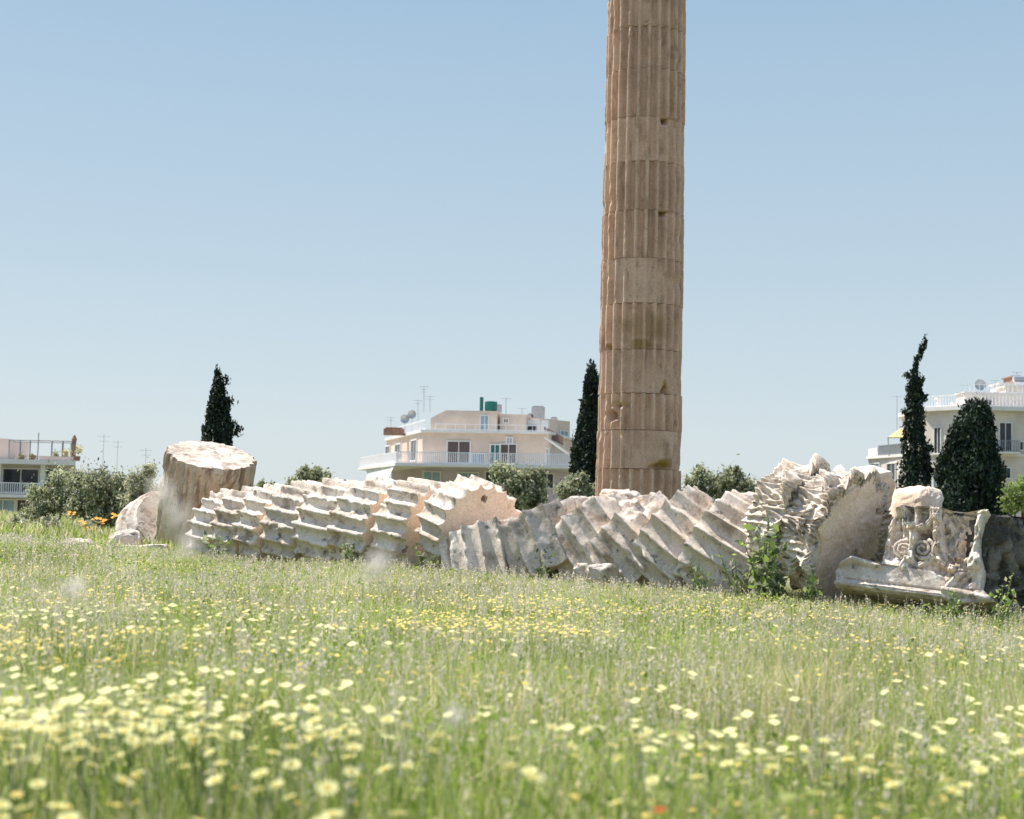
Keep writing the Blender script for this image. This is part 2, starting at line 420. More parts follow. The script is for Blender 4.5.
# ------------------------------------------------------------------ relief faces
def frame_from(N):
    N = N.normalized(); Z = Vector((0, 0, 1)); Vv = (Z-N*Z.dot(N)).normalized(); U = Vv.cross(N)
    return U, Vv, N
def st_of(px, py, O, U, Vv, N):
    h = plane_hit(px, py, O, N)-O; return (h.dot(U), h.dot(Vv))
def relief(name, O, U, Vv, N, poly, mat, parent, feats=(), pits=(), back=.3, ns=110, nt=90, rough=.012, seed=0, smooth=True, carve=0.):
    """poly: outline as (s,t) ; feats: (polyline,width,amp) ; pits: (polygon-rect s0,s1,t0,t1 skew,depth)"""
    poly = np.array(poly); ts = np.linspace(poly[:, 1].min()+1e-3, poly[:, 1].max()-1e-3, nt)
    lo = []; hi = []
    for t in ts:
        xs = []
        for i in range(len(poly)):
            a, b = poly[i], poly[(i+1) % len(poly)]
            if (a[1]-t)*(b[1]-t) <= 0 and a[1] != b[1]: xs.append(a[0]+(b[0]-a[0])*(t-a[1])/(b[1]-a[1]))
        lo.append(min(xs)); hi.append(max(xs))
    lo = np.array(lo)[:, None]; hi = np.array(hi)[:, None]
    f = np.linspace(0, 1, ns)[None]
    S = lo+(hi-lo)*f; T = ts[:, None]+0*S
    p = np.stack([S, T, 0*S], -1)
    edge = np.minimum(np.minimum(S-lo, hi-S), np.minimum(T-ts[0], ts[-1]-T))
    o = rough*fbm(p*6, seed, 4) + .5*rough*fbm(p*20, seed+9, 3)
    cv = fbm(p*9, seed+17, 3)
    if carve: o = o-carve*(1-np.abs(fbm(p*np.array([11, 6, 1])+3, seed+77, 2)))**3*sstep(-.2, .25, fbm(p*2.4, seed+61, 2))
    for (line, w, amp) in feats:
        line = np.array(line); dm = np.full(S.shape, 9.); nl = len(line)-1; al = np.zeros(S.shape)
        for li, (a, b) in enumerate(zip(line[:-1], line[1:])):
            ab = b-a; l2 = max((ab**2).sum(), 1e-9)
            q = np.clip(((S-a[0])*ab[0]+(T-a[1])*ab[1])/l2, 0, 1)
            dd_ = np.hypot(S-a[0]-q*ab[0], T-a[1]-q*ab[1]); al = np.where(dd_ < dm, (li+q)/nl, al); dm = np.minimum(dm, dd_)
        wv = w*(.55+.55*np.sin(PI*(.12+.76*al)))*(1+.35*cv)
        g = np.clip(1-(dm/wv)**2, 0, 1)
        if amp > .05: o = o-.014*g*np.clip(np.cos(dm/wv*PI*2.5), -1, 1)*(w > .045)
        o = o+amp*(np.sqrt(g) if amp > 0 else g)
    for (pl, depth) in pits:
        pl = np.array(pl); ins = np.zeros(S.shape, bool); dm = np.full(S.shape, 9.)
        for i in range(len(pl)):
            a, b = pl[i], pl[(i+1) % len(pl)]
            c = ((a[1] > T) != (b[1] > T)) & (S < (b[0]-a[0])*(T-a[1])/(b[1]-a[1]+1e-12)+a[0]); ins ^= c
            ab = b-a; l2 = max((ab**2).sum(), 1e-9)
            q = np.clip(((S-a[0])*ab[0]+(T-a[1])*ab[1])/l2, 0, 1)
            dm = np.minimum(dm, np.hypot(S-a[0]-q*ab[0], T-a[1]-q*ab[1]))
        o = o-np.where(ins, depth*sstep(0, .05 if depth < .15 else .03, dm), 0)
    o = o-.05*np.exp(-(edge/.03)**2)*(.4+fbm(p*7, seed+3, 2))
    def W(s, t, q): return (np.array(O)[None, None]+s[..., None]*np.array(U)+t[..., None]*np.array(Vv)+q[..., None]*np.array(N)).reshape(-1, 3)
    V1 = W(S, T, o)
    F = [grid_faces(ns, nt)]
    # rim + back
    idx = np.arange(ns*nt).reshape(nt, ns)
    rim = np.concatenate([idx[0], idx[1:, -1], idx[-1, :-1][::-1], idx[1:-1, 0][::-1]])
    V2 = V1[rim]-np.array(N)*back
    V3 = V1[rim]
    n1 = len(V1); m = len(rim); a = np.arange(m); b = (a+1) % m
    F.append(np.stack([n1+a, n1+m+a, n1+m+b, n1+b], -1))
    V = np.concatenate([V1, V3, V2, V2.mean(0)[None]])
    F3 = np.stack([n1+m+b, n1+m+a, np.full(m, n1+2*m)], -1)
    sm = np.concatenate([np.full(len(F[0]), smooth), np.zeros(len(F[1])+m, bool)])
    V = V-np.array(parent.location) if parent else V
    return link(name, mesh_np(name, V, F+[F3], mat, smooth=sm), parent)

# --- the lying Corinthian capital
capN = Vector((.70, -.66, -.30)).normalized(); cU, cV, capN = frame_from(capN)
cO = P(852, 532, 21.0)
cap = empty('corinthian_capital', (cO.x, cO.y, Gf(cO.x, cO.y)), 'carved marble capital lying on its side, acanthus leaves left, smooth beige face right', 'column capital')
pf = lambda *pts: [st_of(x, y, cO, cU, cV, capN) for x, y in pts]
facepoly = pf((893,472),(896,484),(892,500),(888,520),(893,545),(894,565),(890,590),(880,600),(820,600),(817,575),(823,548),(819,530),(829,512),(845,495),(862,484),(876,474))
pits = [(pf((876,509),(882,509),(882,516),(876,516)), .25), (pf((881,523),(888,522),(888,529),(882,530)), .2),
        (pf((852,552),(857,549),(858,562),(852,563)), .25), (pf((878,549),(884,549),(883,562),(878,562)), .25)]
feats = [([st_of(x, y, cO, cU, cV, capN) for x, y in ((893,480),(888,500),(884,530),(880,560))], .10, -.05)]
relief('joint_face', cO, cU, cV, capN, facepoly, M['face'], cap, feats, pits, back=.32, ns=130, nt=130, rough=.02, seed=3)
# bell core, local z from neck(-1.35) to the face(0)
def frame_pt(s, t, d): return cO+cU*s+cV*t+capN*d
c0 = (-.02, -.12)
prof = [(.01, -1.35), (.66, -1.35), (.70, -1.1), (.74, -.7), (.82, -.4), (.9, -.15), (.9, -.04), (.01, -.04)]
V, F = lathe(prof, 72, 12, .08)
W = np.array([frame_pt(c0[0]+v[0], c0[1]+v[1], v[2]) for v in V])-np.array(cap.location)
link('bell', mesh_np('bell', W, F, M['carved'], smooth=False), cap)
def acanthus(ang, z0, z1, r0, r1, width, curl, seed, name='acanthus_leaf'):
    nu, nv = 45, 40
    u = np.linspace(-1, 1, nu); v = np.linspace(0, 1, nv); U_, V_ = np.meshgrid(u, v)
    lob = 1-.14*np.abs(np.sin(PI*4.5*V_))**1.5*(V_ > .04)
    wd = width*(.62+.5*np.sin(PI*np.clip(V_*.75+.12, 0, 1)))*lob*np.where(V_ > .85, np.sqrt(np.clip(1-((V_-.85)/.17)**2, .16, 1)), 1)
    a = V_**.9
    zz = z0+(z1-z0)*np.where(V_ < .8, V_/.8, 1+.12*np.sin((V_-.8)/.2*PI*.9))
    rr = r0+(r1-r0)*V_**1.3+curl*np.clip((V_-.62)/.38, 0, 1)**1.8
    zz = zz-curl*.55*np.clip((V_-.85)/.15, 0, 1)**1.5
    X = U_*wd
    rib = np.cos(2*PI*(np.abs(U_)*3.0-V_*1.5))*.048*(1-.2*np.abs(U_))+.045*np.exp(-(U_/.10)**2)
    cup = -.10*np.abs(U_)**2 + .025*np.sin(PI*9*V_)*np.abs(U_)
    p0 = np.stack([X, zz, rr], -1)
    rr = rr+rib+cup+.018*fbm(p0*7, seed, 3)
    out = []
    for th in (0, .07):
        ang2 = ang+X/np.maximum(rr, .5); R_ = rr-th
        out.append(np.stack([np.cos(ang2)*R_, np.sin(ang2)*R_, zz-th*.3*V_], -1).reshape(-1, 3))
    n = nu*nv; idx = np.arange(n).reshape(nv, nu)
    rim = np.concatenate([idx[0], idx[1:, -1], idx[-1, :-1][::-1], idx[1:-1, 0][::-1]]); m = len(rim); b = np.roll(rim, -1)
    F = np.concatenate([grid_faces(nu, nv), grid_faces(nu, nv)[:, ::-1]+n, np.stack([rim, rim+n, b+n, b], -1)])
    Wp = np.concatenate(out)
    Wp = np.array([frame_pt(c0[0]+p[0], c0[1]+p[1], p[2]) for p in Wp])-np.array(cap.location)
    return link(name, mesh_np(name, Wp, F, M['carved'], smooth=True), cap)
for k in range(8):
    acanthus(2*PI*k/8+.2, -1.35, -.72, .76, .86, .34, .20, 400+k)
for k in range(8):
    acanthus(2*PI*(k+.5)/8+.2, -1.05, -.30, .80, .89, .38, .12, 420+k)
for k in range(12):                                    # caulicoli sprays right under the abacus
    acanthus(2*PI*k/12+.35, -.60, -.03, .86, 1.0, .30, .10, 440+k)
# rear broken lobe seen between capital and scroll block
rock('capital_fragment', P(917, 509, 21.6), (.25, .4, .34), 31, M['face'], 'rounded beige broken capital lump behind the scroll block, before the bent cypress', amp=.25, rot=.5)

# --- the scroll block
U1 = Vector((.88, -.47, -.075)).normalized(); hN = Vector((-.47, -.88, 0)).normalized()
V1_ = (Vector((0, 0, 1))*math.cos(.30)-hN*math.sin(.30)); V1_ = (V1_-U1*V1_.dot(U1)).normalized(); N1 = U1.cross(V1_)
C1 = P(981, 600, 19.4)
blk = empty('scroll_block', (C1.x, C1.y, Gf(C1.x, C1.y)), 'carved marble block with scroll relief on a moulded slab, right end of the ruins', 'capital block')
g1 = lambda *pts: [st_of(x, y, C1, U1, V1_, N1) for x, y in pts]
bpoly = g1((897,506),(990,513),(984,522),(980,535),(979,552),(983,568),(978,600),(884,598),(880,572),(884,545),(890,522))
feats = [
 (g1((880,507),(1005,516)), .035, .07),
 (g1((922,598),(905,574),(899,563)), .09, .05),
 (g1((880,597),(899,578),(910,560),(914,540),(913,530)), .075, .16),         # stem
 (g1((913,530),(905,526),(903,508)), .05, .10), (g1((913,530),(926,526),(933,520),(934,508)), .05, .11),
 (g1((917,508),(917,524)), .03, .07),
 (g1((940,508),(936,528),(939,548),(946,566),(955,572)), .07, .14),
 (g1((988,512),(983,524),(981,540),(980,556),(970,566),(958,571),(950,583),(944,596)), .115, .15),
 (g1((938,548),(930,560),(918,566),(908,560)), .05, .10),
 (g1((944,514),(950,525),(957,535),(956,548),(960,560)), .06, .10),
 (g1((944,524),(940,518)), .05, .09), (g1((953,512),(957,520)), .05, .07), (g1((950,530),(943,536)), .045, .08), (g1((955,540),(948,546)), .045, .08), (g1((957,550),(951,555)), .04, .07),
 (g1((962,538),(957,545)), .035, .06),
 (g1((944,512),(938,520),(940,530),(948,533)), .05, .07), (g1((957,516),(962,524),(958,532)), .035, .06), (g1((947,545),(952,556),(962,562)), .05, .06),
 (g1((958,528),(964,534),(960,540)), .03, .06), (g1((950,519),(946,526)), .03, .07), (g1((899,510),(896,520),(891,534)), .06, .05),
 (g1((890,580),(905,586),(925,588)), .05, .03), (g1((925,552),(934,560),(944,566)), .05, .07), (g1((966,524),(970,536),(968,552)), .04, .05),
 (g1((972,575),(960,580),(950,592)), .07, .08), (g1((975,585),(965,592)), .05, .08),
]
pits = [(g1((942,505),(980,508),(976,530),(974,548),(966,560),(956,563),(946,552),(941,535)), .24),
        (g1((905,502),(916,503),(916,520),(906,522)), .14), (g1((919,503),(931,504),(930,520),(919,523)), .14),
        (g1((893,515),(902,512),(903,530),(897,548),(890,545)), .16), (g1((918,532),(934,530),(936,548),(926,542),(918,545)), .14)]
def spiral(px, py, r, turns=2.2, d0=1):
    c = st_of(px, py, C1, U1, V1_, N1); out = []
    for i in range(40):
        f = i/39; a = d0*(f*turns*2*PI)+1.2; rr = r*(1-.86*f)
        out.append((c[0]+rr*math.cos(a), c[1]+rr*math.sin(a)))
    return out
relief('carved_front', C1, U1, V1_, N1, bpoly, M['carved'], blk, feats, pits, back=.5, ns=210, nt=160, rough=.03, seed=8, carve=.09)
for (px, py, r, d0) in ((904, 551, .14, 1), (923, 550, .16, -1)):
    pts = spiral(px, py, r, 2.2, d0); m_ = MB()
    m_.tube([C1+U1*s+V1_*t+N1*(.03+.05*i/39) for i, (s, t) in enumerate(pts)], [.030-.012*i/39+.004*math.sin(i*1.9) for i in range(40)], 8)
    m_.build('spiral_scroll', M['carved'], blk, smooth=True)
# abacus slab at the bottom, stretching left under the capital face
ab = g1((838,574),(846,565),(856,560),(866,563),(880,566),(935,574),(946,580),(950,597),(944,604),(838,590))
relief('abacus_slab', C1, U1, V1_, N1, [(s, t) for s, t in ab], M['carved'], blk,
       [(g1((836,586),(950,600)), .05, .08), (g1((842,568),(856,561),(868,566),(882,570)), .045, .09), (g1((848,581),(945,593)), .015, -.04)], [], back=.55, ns=110, nt=40, rough=.015, seed=18).location = N1*.16
lower = g1((944,590),(985,594),(998,606),(960,608),(944,602))
# right face, turned from the sun: shade and dark stains both in its colour
U2 = Vector((.78, .62, -.06)).normalized(); V2_ = Vector((0, 0, 1))
V2_ = (V2_-U2*V2_.dot(U2)).normalized(); N2 = U2.cross(V2_)
ct = plane_hit(988, 513, C1, N1)
C2 = Vector((ct.x, ct.y, C1.z))+N1*(-.02)
ht = ct.z-C1.z
rp = [(-.02, -.25), (-.10, ht*.35), (-.06, ht*.65), (.0, ht*1.0), (1.9, ht*1.0+.02), (1.9, -.25)]
relief('carved_side', C2, U2, V2_, N2, rp, M['shaded_stone'], blk,
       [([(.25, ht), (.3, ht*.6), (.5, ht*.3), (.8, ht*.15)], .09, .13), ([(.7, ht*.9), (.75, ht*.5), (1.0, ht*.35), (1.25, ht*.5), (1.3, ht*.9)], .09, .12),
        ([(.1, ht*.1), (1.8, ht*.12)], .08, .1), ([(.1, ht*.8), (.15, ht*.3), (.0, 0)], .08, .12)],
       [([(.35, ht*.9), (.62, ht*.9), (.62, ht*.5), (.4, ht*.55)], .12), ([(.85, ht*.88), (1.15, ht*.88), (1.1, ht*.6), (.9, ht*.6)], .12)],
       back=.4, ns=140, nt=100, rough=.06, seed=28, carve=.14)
tl = plane_hit(898, 507, C1, N1)
m_ = MB(); bk = Vector((.45, .89, 0))
pts = [tl+bk*.34, ct+bk*.38-V1_*.05, ct+U2*1.6+bk*.3, tl+bk*1.6]
low = [Vector((p.x, p.y, C1.z-.3))-V1_*0 for p in (plane_hit(884, 598, C1, N1)+bk*.2, C1+bk*.3-U1*.1, C1+U2*1.6+bk*.3, C1+U2*1.6-U1*1.6)]
m_.v += low+pts
m_.f += [[0,1,2,3][::-1], [4,5,6,7], [0,1,5,4], [1,2,6,5], [2,3,7,6], [3,0,4,7]]
m_.build('core', M['shaded_stone'], blk)  # same shade-darkened colour as the side face
# broken moulding lying under the corner
relief('broken_corner', C1+N1*.25, U1, V1_, N1, lower, M['marble'], blk, [(g1((946,594),(990,603)), .05, .05)], [], back=.4, ns=40, nt=16, rough=.03, seed=38)

# ------------------------------------------------------------------ foliage helpers
def leaf_quads(c, size, rng, up=0., aspect=.5, jitter=.35):
    """c (n,3) -> quads (diamond shaped leaves) of random direction"""
    n = len(c)
    d = rng.normal(size=(n, 3)); d[:, 2] += up; d /= np.linalg.norm(d, axis=1)[:, None]
    e = rng.normal(size=(n, 3)); e -= (e*d).sum(1)[:, None]*d; e /= np.linalg.norm(e, axis=1)[:, None]
    s = (size*(1+jitter*rng.normal(size=n)).clip(.4, 2))[:, None]
    V = np.stack([c-d*s*.5, c+e*s*aspect*.5, c+d*s*.5, c-e*s*aspect*.5], 1).reshape(-1, 3)
    return V, np.arange(4*n).reshape(-1, 4)
M['cyp'] = leafmat('cypress_leaves', (.018,.032,.022), .08, .4, 1.2)
M['cyp2'] = leafmat('cypress_leaves_light', (.05,.075,.035), .15, .4, 1.2)
M['trunk'] = plain('bark', (.12,.09,.065), .9, .3, 6)
M['ol1'] = leafmat('grey_green_leaf', (.40,.42,.25), .45)
M['ol2'] = leafmat('pale_grey_leaf', (.58,.57,.42), .4)
M['ol3'] = leafmat('deep_green_leaf', (.12,.155,.075), .35)
M['fresh'] = leafmat('fresh_green_leaf', (.34,.46,.12), .45)
def cypress(Y, prof, ybot, label, seed, n=9000, size=.30, wisps=()):
    rng = np.random.default_rng(seed)
    ps = [P(.5*(a+b), y, Y) for y, a, b in prof]; rs = [(b-a)/2/FPX*Y for y, a, b in prof]
    zs = np.array([p.z-.28 for p in ps]); xs = np.array([p.x for p in ps]); rs = np.array(rs)
    o_ = np.argsort(zs); zs, xs, rs = zs[o_], xs[o_], rs[o_]
    x0 = xs[0]; g = Gf(x0, Y)
    root = empty('cypress_tree', (x0, Y, g), label, 'cypress', None)
    zz = np.concatenate([[g+.5], zs]); xx = np.concatenate([[x0], xs]); rr = np.concatenate([[rs[0]*.9], rs])
    # sample by radius
    z = rng.uniform(zz[0], zz[-1], n*3); r = np.interp(z, zz, rr); keep = rng.uniform(0, rr.max(), n*3) < r+.1; z = z[keep][:n]
    r = np.interp(z, zz, rr); cx = np.interp(z, zz, xx); a = rng.uniform(0, 2*PI, len(z))
    rag = {3: .8, 1: .6}.get(seed, .4)
    tuft = fbm(np.stack([np.cos(a)*1.6+seed, np.sin(a)*1.6, z*1.3], -1), seed, 3)
    q = r*(rng.uniform(.35, 1, len(z))**.5)*(1+rag*tuft)
    c = np.stack([cx+np.cos(a)*q, Y+np.sin(a)*q, z+.15*rng.normal(size=len(z))], -1)
    for (px, py, rad, m) in wisps:
        w = np.array(P(px, py, Y)); k = rng.normal(size=(m, 3))*rad/FPX*Y*.5
        c = np.concatenate([c, w+k])
    V, F = leaf_quads(c, size, rng, up=1.6, aspect=.4)
    mi = (rng.uniform(size=len(F)) < .22).astype(int)
    link('crown', mesh_np('crown', V-np.array(root.location), F, [M['cyp'], M['cyp2']], mi), root)
    core = MB(); core.tube([(xx[i], Y, zz[i]) for i in range(len(zz)-1)], [max(.04, rr[i]*{3: .22, 1: .3}.get(seed, .45)) for i in range(len(zz)-1)], 10)
    core.build('inner_twigs', M['cyp'], root)
    t = MB(); t.tube([(x0, Y, g-.3), (x0, Y, g+.9)], [.22, .16]); t.build('trunk', M['trunk'], root)
    return root
cypress(55, [(365,217,219),(372,214,222),(382,211,225),(395,207,229),(410,205,231),(430,203,233),(450,203,234),(500,203,235)], 520,
        'dark narrow cypress rising behind the bright topped upright drum', 1, 8000, .17, [(237,431,5,90),(232,425,5,90),(226,380,4,40),(230,402,4,50)])
cypress(60, [(361,590,593),(368,586,597),(378,583,600),(395,581,602),(415,578,604),(440,574,608),(465,571,610),(500,571,612)], 520,
        'dark cypress partly hidden behind the left side of the standing column', 2, 16000, .18)
cypress(60, [(334,926,927),(345,920,922),(356,915,918),(366,913,917),(378,908,923),(395,907,922),(412,906,924),(430,904,926),(450,903,928),(470,902,930),(500,902,930)], 520,
        'thin ragged cypress with its tip bent right, before the cream building', 3, 8000, .18, [(908,375,4,60),(924,398,4,50),(905,412,4,50),(930,448,4,60),(931,470,4,60),(922,380,3,30)])
cypress(55, [(397,970,982),(403,964,988),(415,957,992),(428,950,994),(445,945,996),(465,941,1001),(485,938,1004),(510,936,1005)], 520,
        'broad dense dark cypress with a rounded top, right of the bent cypress', 4, 34000, .18)

def bush(name, Y, lumps, label, cat, seed, mats, w, n, size, group=None, trunkpx=None, aspect=.45):
    rng = np.random.default_rng(seed)
    cx = sum(l[0] for l in lumps)/len(lumps); c0_ = P(cx, 500, Y); g = Gf(c0_.x, Y)
    root = empty(name, (c0_.x, Y, g), label, cat, group)
    C = []
    tot = sum(l[2]**2 for l in lumps)
    for (px, py, r) in lumps:
        k = int(n*r*r/tot); R_ = r/FPX*Y; ctr = np.array(P(px, py, Y+rng.uniform(-.3, .3)))
        # sub-clumps give light and dark and sky gaps
        ns = max(8, int(18*r/12)); sd = rng.normal(size=(ns, 3)); sd /= np.linalg.norm(sd, axis=1)[:, None]
        sc_ = ctr+sd*R_*rng.uniform(.35, .95, (ns, 1))
        which = rng.integers(0, ns, k)
        C.append(np.concatenate([sc_[which[:int(k*.75)]]+rng.normal(size=(int(k*.75), 3))*R_*.17, ctr+rng.normal(size=(k-int(k*.75), 3))*R_*.52]))
    C = np.concatenate(C); C = C[C[:, 2] > g+.02]
    V, F = leaf_quads(C, size*.8, rng, up=.7, aspect=aspect)
    mi = rng.choice(len(mats), len(F), p=w)
    link('leaves', mesh_np('leaves', V-np.array(root.location), F, mats, mi), root)
    t = MB()
    for (px, py, r) in lumps:
        e = P(px, py, Y); t.tube([(c0_.x+.3*(e.x-c0_.x), Y, g-.1), (c0_.x+.7*(e.x-c0_.x), Y, g+.4*(e.z-g)), (e.x, Y, e.z)], [.06, .045, .015], 6)
    t.build('branches', M['trunk'], root)
    return root
OL = [M['ol1'], M['ol2'], M['ol3']]
bush('shrub', 44, [(45,498,16),(58,480,13),(40,515,14),(66,500,14),(30,520,10)], 'grey green shrub in front of the balconied house at the far left', 'shrub', 21, OL, [.5,.25,.25], 7800, .13)
bush('shrub', 42, [(96,488,20),(84,505,17),(112,505,17),(120,485,13),(78,480,12),(100,518,15)], 'dark bushy shrub with orange blooms below, left of the ruins', 'shrub', 22, OL, [.5,.30,.20], 12750, .13)
bush('shrub', 40, [(140,482,14),(150,470,9),(133,500,14),(150,495,12)], 'pale dusty shrub touching the round column base', 'shrub', 23, OL, [.25,.65,.1], 5400, .11)
bush('shrub', 38, [(20,528,12),(50,530,13),(5,534,12),(85,530,12)], 'low grey green shrub along the meadow edge at the far left', 'shrub', 24, OL, [.35,.5,.15], 3900, .11)
bush('olive_tree', 62, [(304,476,9),(317,474,8),(327,480,7),(292,484,7),(310,488,14)], 'small round olive crown peeking over the left drums', 'olive tree', 25, OL, [.6,.2,.2], 3900, .2)
bush('olive_tree', 60, [(262,485,5),(270,489,7),(256,492,6)], 'tiny olive top just right of the upright drum', 'olive tree', 26, OL, [.6,.2,.2], 1050, .18)
bush('olive_tree', 56, [(505,475,12),(522,482,14),(538,478,10),(515,495,16),(533,498,14),(497,468,7)], 'grey green olive bush before the terraced building, above the round drum face', 'olive tree', 27, OL, [.45,.25,.3], 7800, .17)
bush('olive_tree', 56, [(572,484,10),(563,492,10),(582,478,7),(590,492,9),(575,498,10)], 'smaller olive bush between the olive bush and the standing column', 'olive tree', 28, OL, [.5,.3,.2], 3900, .16)
bush('olive_tree', 58, [(692,486,10),(702,476,9),(715,484,12),(730,480,12),(745,486,10),(757,490,9),(768,492,6),(738,472,5),(700,495,12),(725,497,14),(750,500,12)], 'wide olive crown right of the standing column', 'olive tree', 29, OL, [.6,.22,.18], 11250, .17)
bush('leafy_bush', 52, [(1014,492,11),(1024,484,9),(1010,505,10),(1022,502,12),(1034,495,14)], 'bright fresh green bush at the right edge beside the broad cypress', 'bush', 30, [M['fresh'], M['ol1']], [.7,.3], 3600, .15)

M['orange'] = leafmat('orange_petal', (.85,.42,.04), .2, .1)
M['yellow'] = leafmat('golden_petal', (.85,.66,.20), .3, .15)
M['pale'] = leafmat('pale_yellow_petal', (.82,.79,.38), .3, .08)
M['puff'] = leafmat('pale_seed_puff', (.85,.80,.76), .5, .08)
M['white'] = leafmat('white_petal', (.8,.8,.78), .3, .08)
M['disc'] = leafmat('yellow_disc', (.75,.55,.08), .1, .1)
M['red'] = leafmat('poppy_petal', (.75,.13,.03), .3, .1)
M['stem'] = leafmat('green_stem', (.20,.27,.09), .2, .1)
# weeds at the ruins
def weed(px, py0, py1, Y, label, seed, mats, w, n, size, spread, aspect=.5):
    rng = np.random.default_rng(seed)
    b = P(px, py1, Y); g = Gf(b.x, Y); top = P(px, py0, Y); H = top.z-g
    root = empty('wild_plant', (b.x, Y, g), label, 'plant')
    k = max(4, n//30); stems = MB(); C = []
    for i in range(k):
        a = rng.uniform(0, 2*PI); s = spread*rng.uniform(.2, 1); h = H*rng.uniform(.55, 1)
        pts = [Vector((b.x, Y, g-.05)), Vector((b.x+math.cos(a)*s*.4, Y+math.sin(a)*s*.3, g+h*.5)), Vector((b.x+math.cos(a)*s, Y+math.sin(a)*s*.6, g+h))]
        stems.tube(pts, [.012, .009, .004], 5)
        for j in range(30):
            f = rng.uniform(.15, 1); q = pts[0].lerp(pts[1], f*2) if f < .5 else pts[1].lerp(pts[2], f*2-1)
            C.append(np.array(q)+rng.normal(size=3)*size*.55)
    C = np.array(C)
    V, F = leaf_quads(C, size, rng, up=.3, aspect=aspect); mi = rng.choice(len(mats), len(F), p=w)
    link('leaves', mesh_np('leaves', V-np.array(root.location), F, mats, mi), root)
    stems.build('stems', M['stem'], root)
FG = [M['fresh'], M['ol3'], M['ol1'], M['ol2']]
weed(765, 515, 590, 20.3, 'tall broad-leaved green plant growing against the left of the capital', 51, FG, [.45,.3,.15,.1], 330, .14, .38)
weed(775, 555, 596, 20.0, 'dark leafy plant at the foot of the capital carvings', 52, FG, [.15,.6,.15,.1], 240, .12, .3)
weed(738, 548, 585, 20.6, 'feathery grey green plant before the last tipped drum', 53, FG, [.2,.2,.3,.3], 240, .12, .32, .2)
weed(810, 568, 600, 19.8, 'low dark plant under the right side of the capital carvings', 54, FG, [.2,.6,.2,0], 150, .1, .3)
weed(700, 555, 585, 21.4, 'small dark weed below the peaked tipped drum', 55, FG, [.2,.5,.3,0], 120, .09, .25)
weed(545, 548, 572, 23.4, 'small dark leafy weed before the second tipped drum', 56, FG, [.1,.6,.3,0], 120, .1, .15)
weed(352, 542, 556, 25.6, 'low weed before the left stretch of drums', 57, FG, [.3,.3,.4,0], 120, .09, .35)
weed(430, 548, 562, 24.3, 'low green weed below the round drum face', 58, FG, [.4,.3,.3,0], 150, .09, .4)
weed(955, 590, 610, 18.8, 'small dark weed under the corner of the scroll block', 59, FG, [.2,.6,.2,0], 120, .09, .22)
weed(1000, 570, 612, 18.6, 'thin yellowish weed before the dark side of the scroll block', 60, [M['fresh'], M['ol1'], M['yellow']], [.5,.4,.1], 150, .07, .3)
weed(215, 530, 552, 27.5, 'grey green weed at the foot of the upright drum', 61, FG, [.2,.3,.3,.2], 150, .09, .5)

# ------------------------------------------------------------------ ground + meadow
def ground():
    xs = np.concatenate([np.linspace(-3000, -60, 14), np.linspace(-50, 50, 120), np.linspace(60, 3000, 14)])
    ys = np.concatenate([np.linspace(-200, -10, 6), np.linspace(-8, 110, 130), np.linspace(120, 5000, 20)])
    X, Y = np.meshgrid(xs, ys); Z = G(X, Y)
    o = link('ground', mesh_np('ground', np.stack([X, Y, Z], -1).reshape(-1, 3), grid_faces(len(xs), len(ys)), M['soil'], smooth=True))
    tag(o, 'dry grassy soil under the meadow', 'ground', kind='structure')
M['soil'] = stone('meadow_soil', (.17,.17,.09), (.13,.14,.06), (.24,.22,.14), (.10,.12,.05), bump=.4)
ground()

M['g1'] = leafmat('grass_green', (.33,.43,.075), .5, .3, .45)
M['g2'] = leafmat('grass_light', (.48,.54,.18), .5, .25, .45)
M['g3'] = leafmat('grass_deep', (.20,.30,.045), .5, .3, .45)
M['g4'] = leafmat('straw', (.72,.63,.38), .5, .2, .6)
M['g5'] = leafmat('grey_stalk', (.66,.62,.48), .5, .15, .6)
def field(n, y0, y1, power, rng):
    """points in the view wedge (with margins), density falling with distance"""
    t = rng.uniform(0, 1, n); y = (y0**power+t*(y1**power-y0**power))**(1/power)
    hw = .42*y+2.2; x = rng.uniform(-1, 1, n)*hw
    return x, y
def blades(n, y0, y1, power, hfun, wfun, seed, probs_fun):
    rng = np.random.default_rng(seed)
    x, y = field(n, y0, y1, power, rng); z = G(x, y)
    p = np.stack([x, y, 0*x], -1)
    patch = fbm(p*.45, 3, 3); patch2 = fbm(p*1.6, 13, 3)
    h = hfun(y)*(1+.42*patch+.40*patch2)*rng.uniform(.55, 1.15, n); w = wfun(y)*rng.uniform(.6, 1.4, n)
    a = rng.uniform(0, 2*PI, n); la = rng.uniform(0, 2*PI, n); ln = h*np.abs(rng.normal(0, .45, n)).clip(0, 1.2)
    wx, wy = np.cos(a)*w/2, np.sin(a)*w/2; lx, ly = np.cos(la)*ln, np.sin(la)*ln
    def pt(f, k, s): return np.stack([x+lx*f*f+s*wx*k, y+ly*f*f+s*wy*k, z+h*f*(1-.3*f*(ln/h)**1)], -1)
    V = np.stack([pt(0, 1, -1), pt(0, 1, 1), pt(.55, .8, 1), pt(.55, .8, -1), pt(1, 0, 0)], 1).reshape(-1, 3)
    b = np.arange(n)[:, None]*5
    Q = b+np.array([[0, 1, 2, 3]]); T = b+np.array([[3, 2, 4]])
    pr = probs_fun(patch, patch2, y); u = rng.uniform(0, 1, n)[:, None]
    mi = (u > np.cumsum(pr, 1)).sum(1).clip(0, 4)
    return V, Q, T, mi
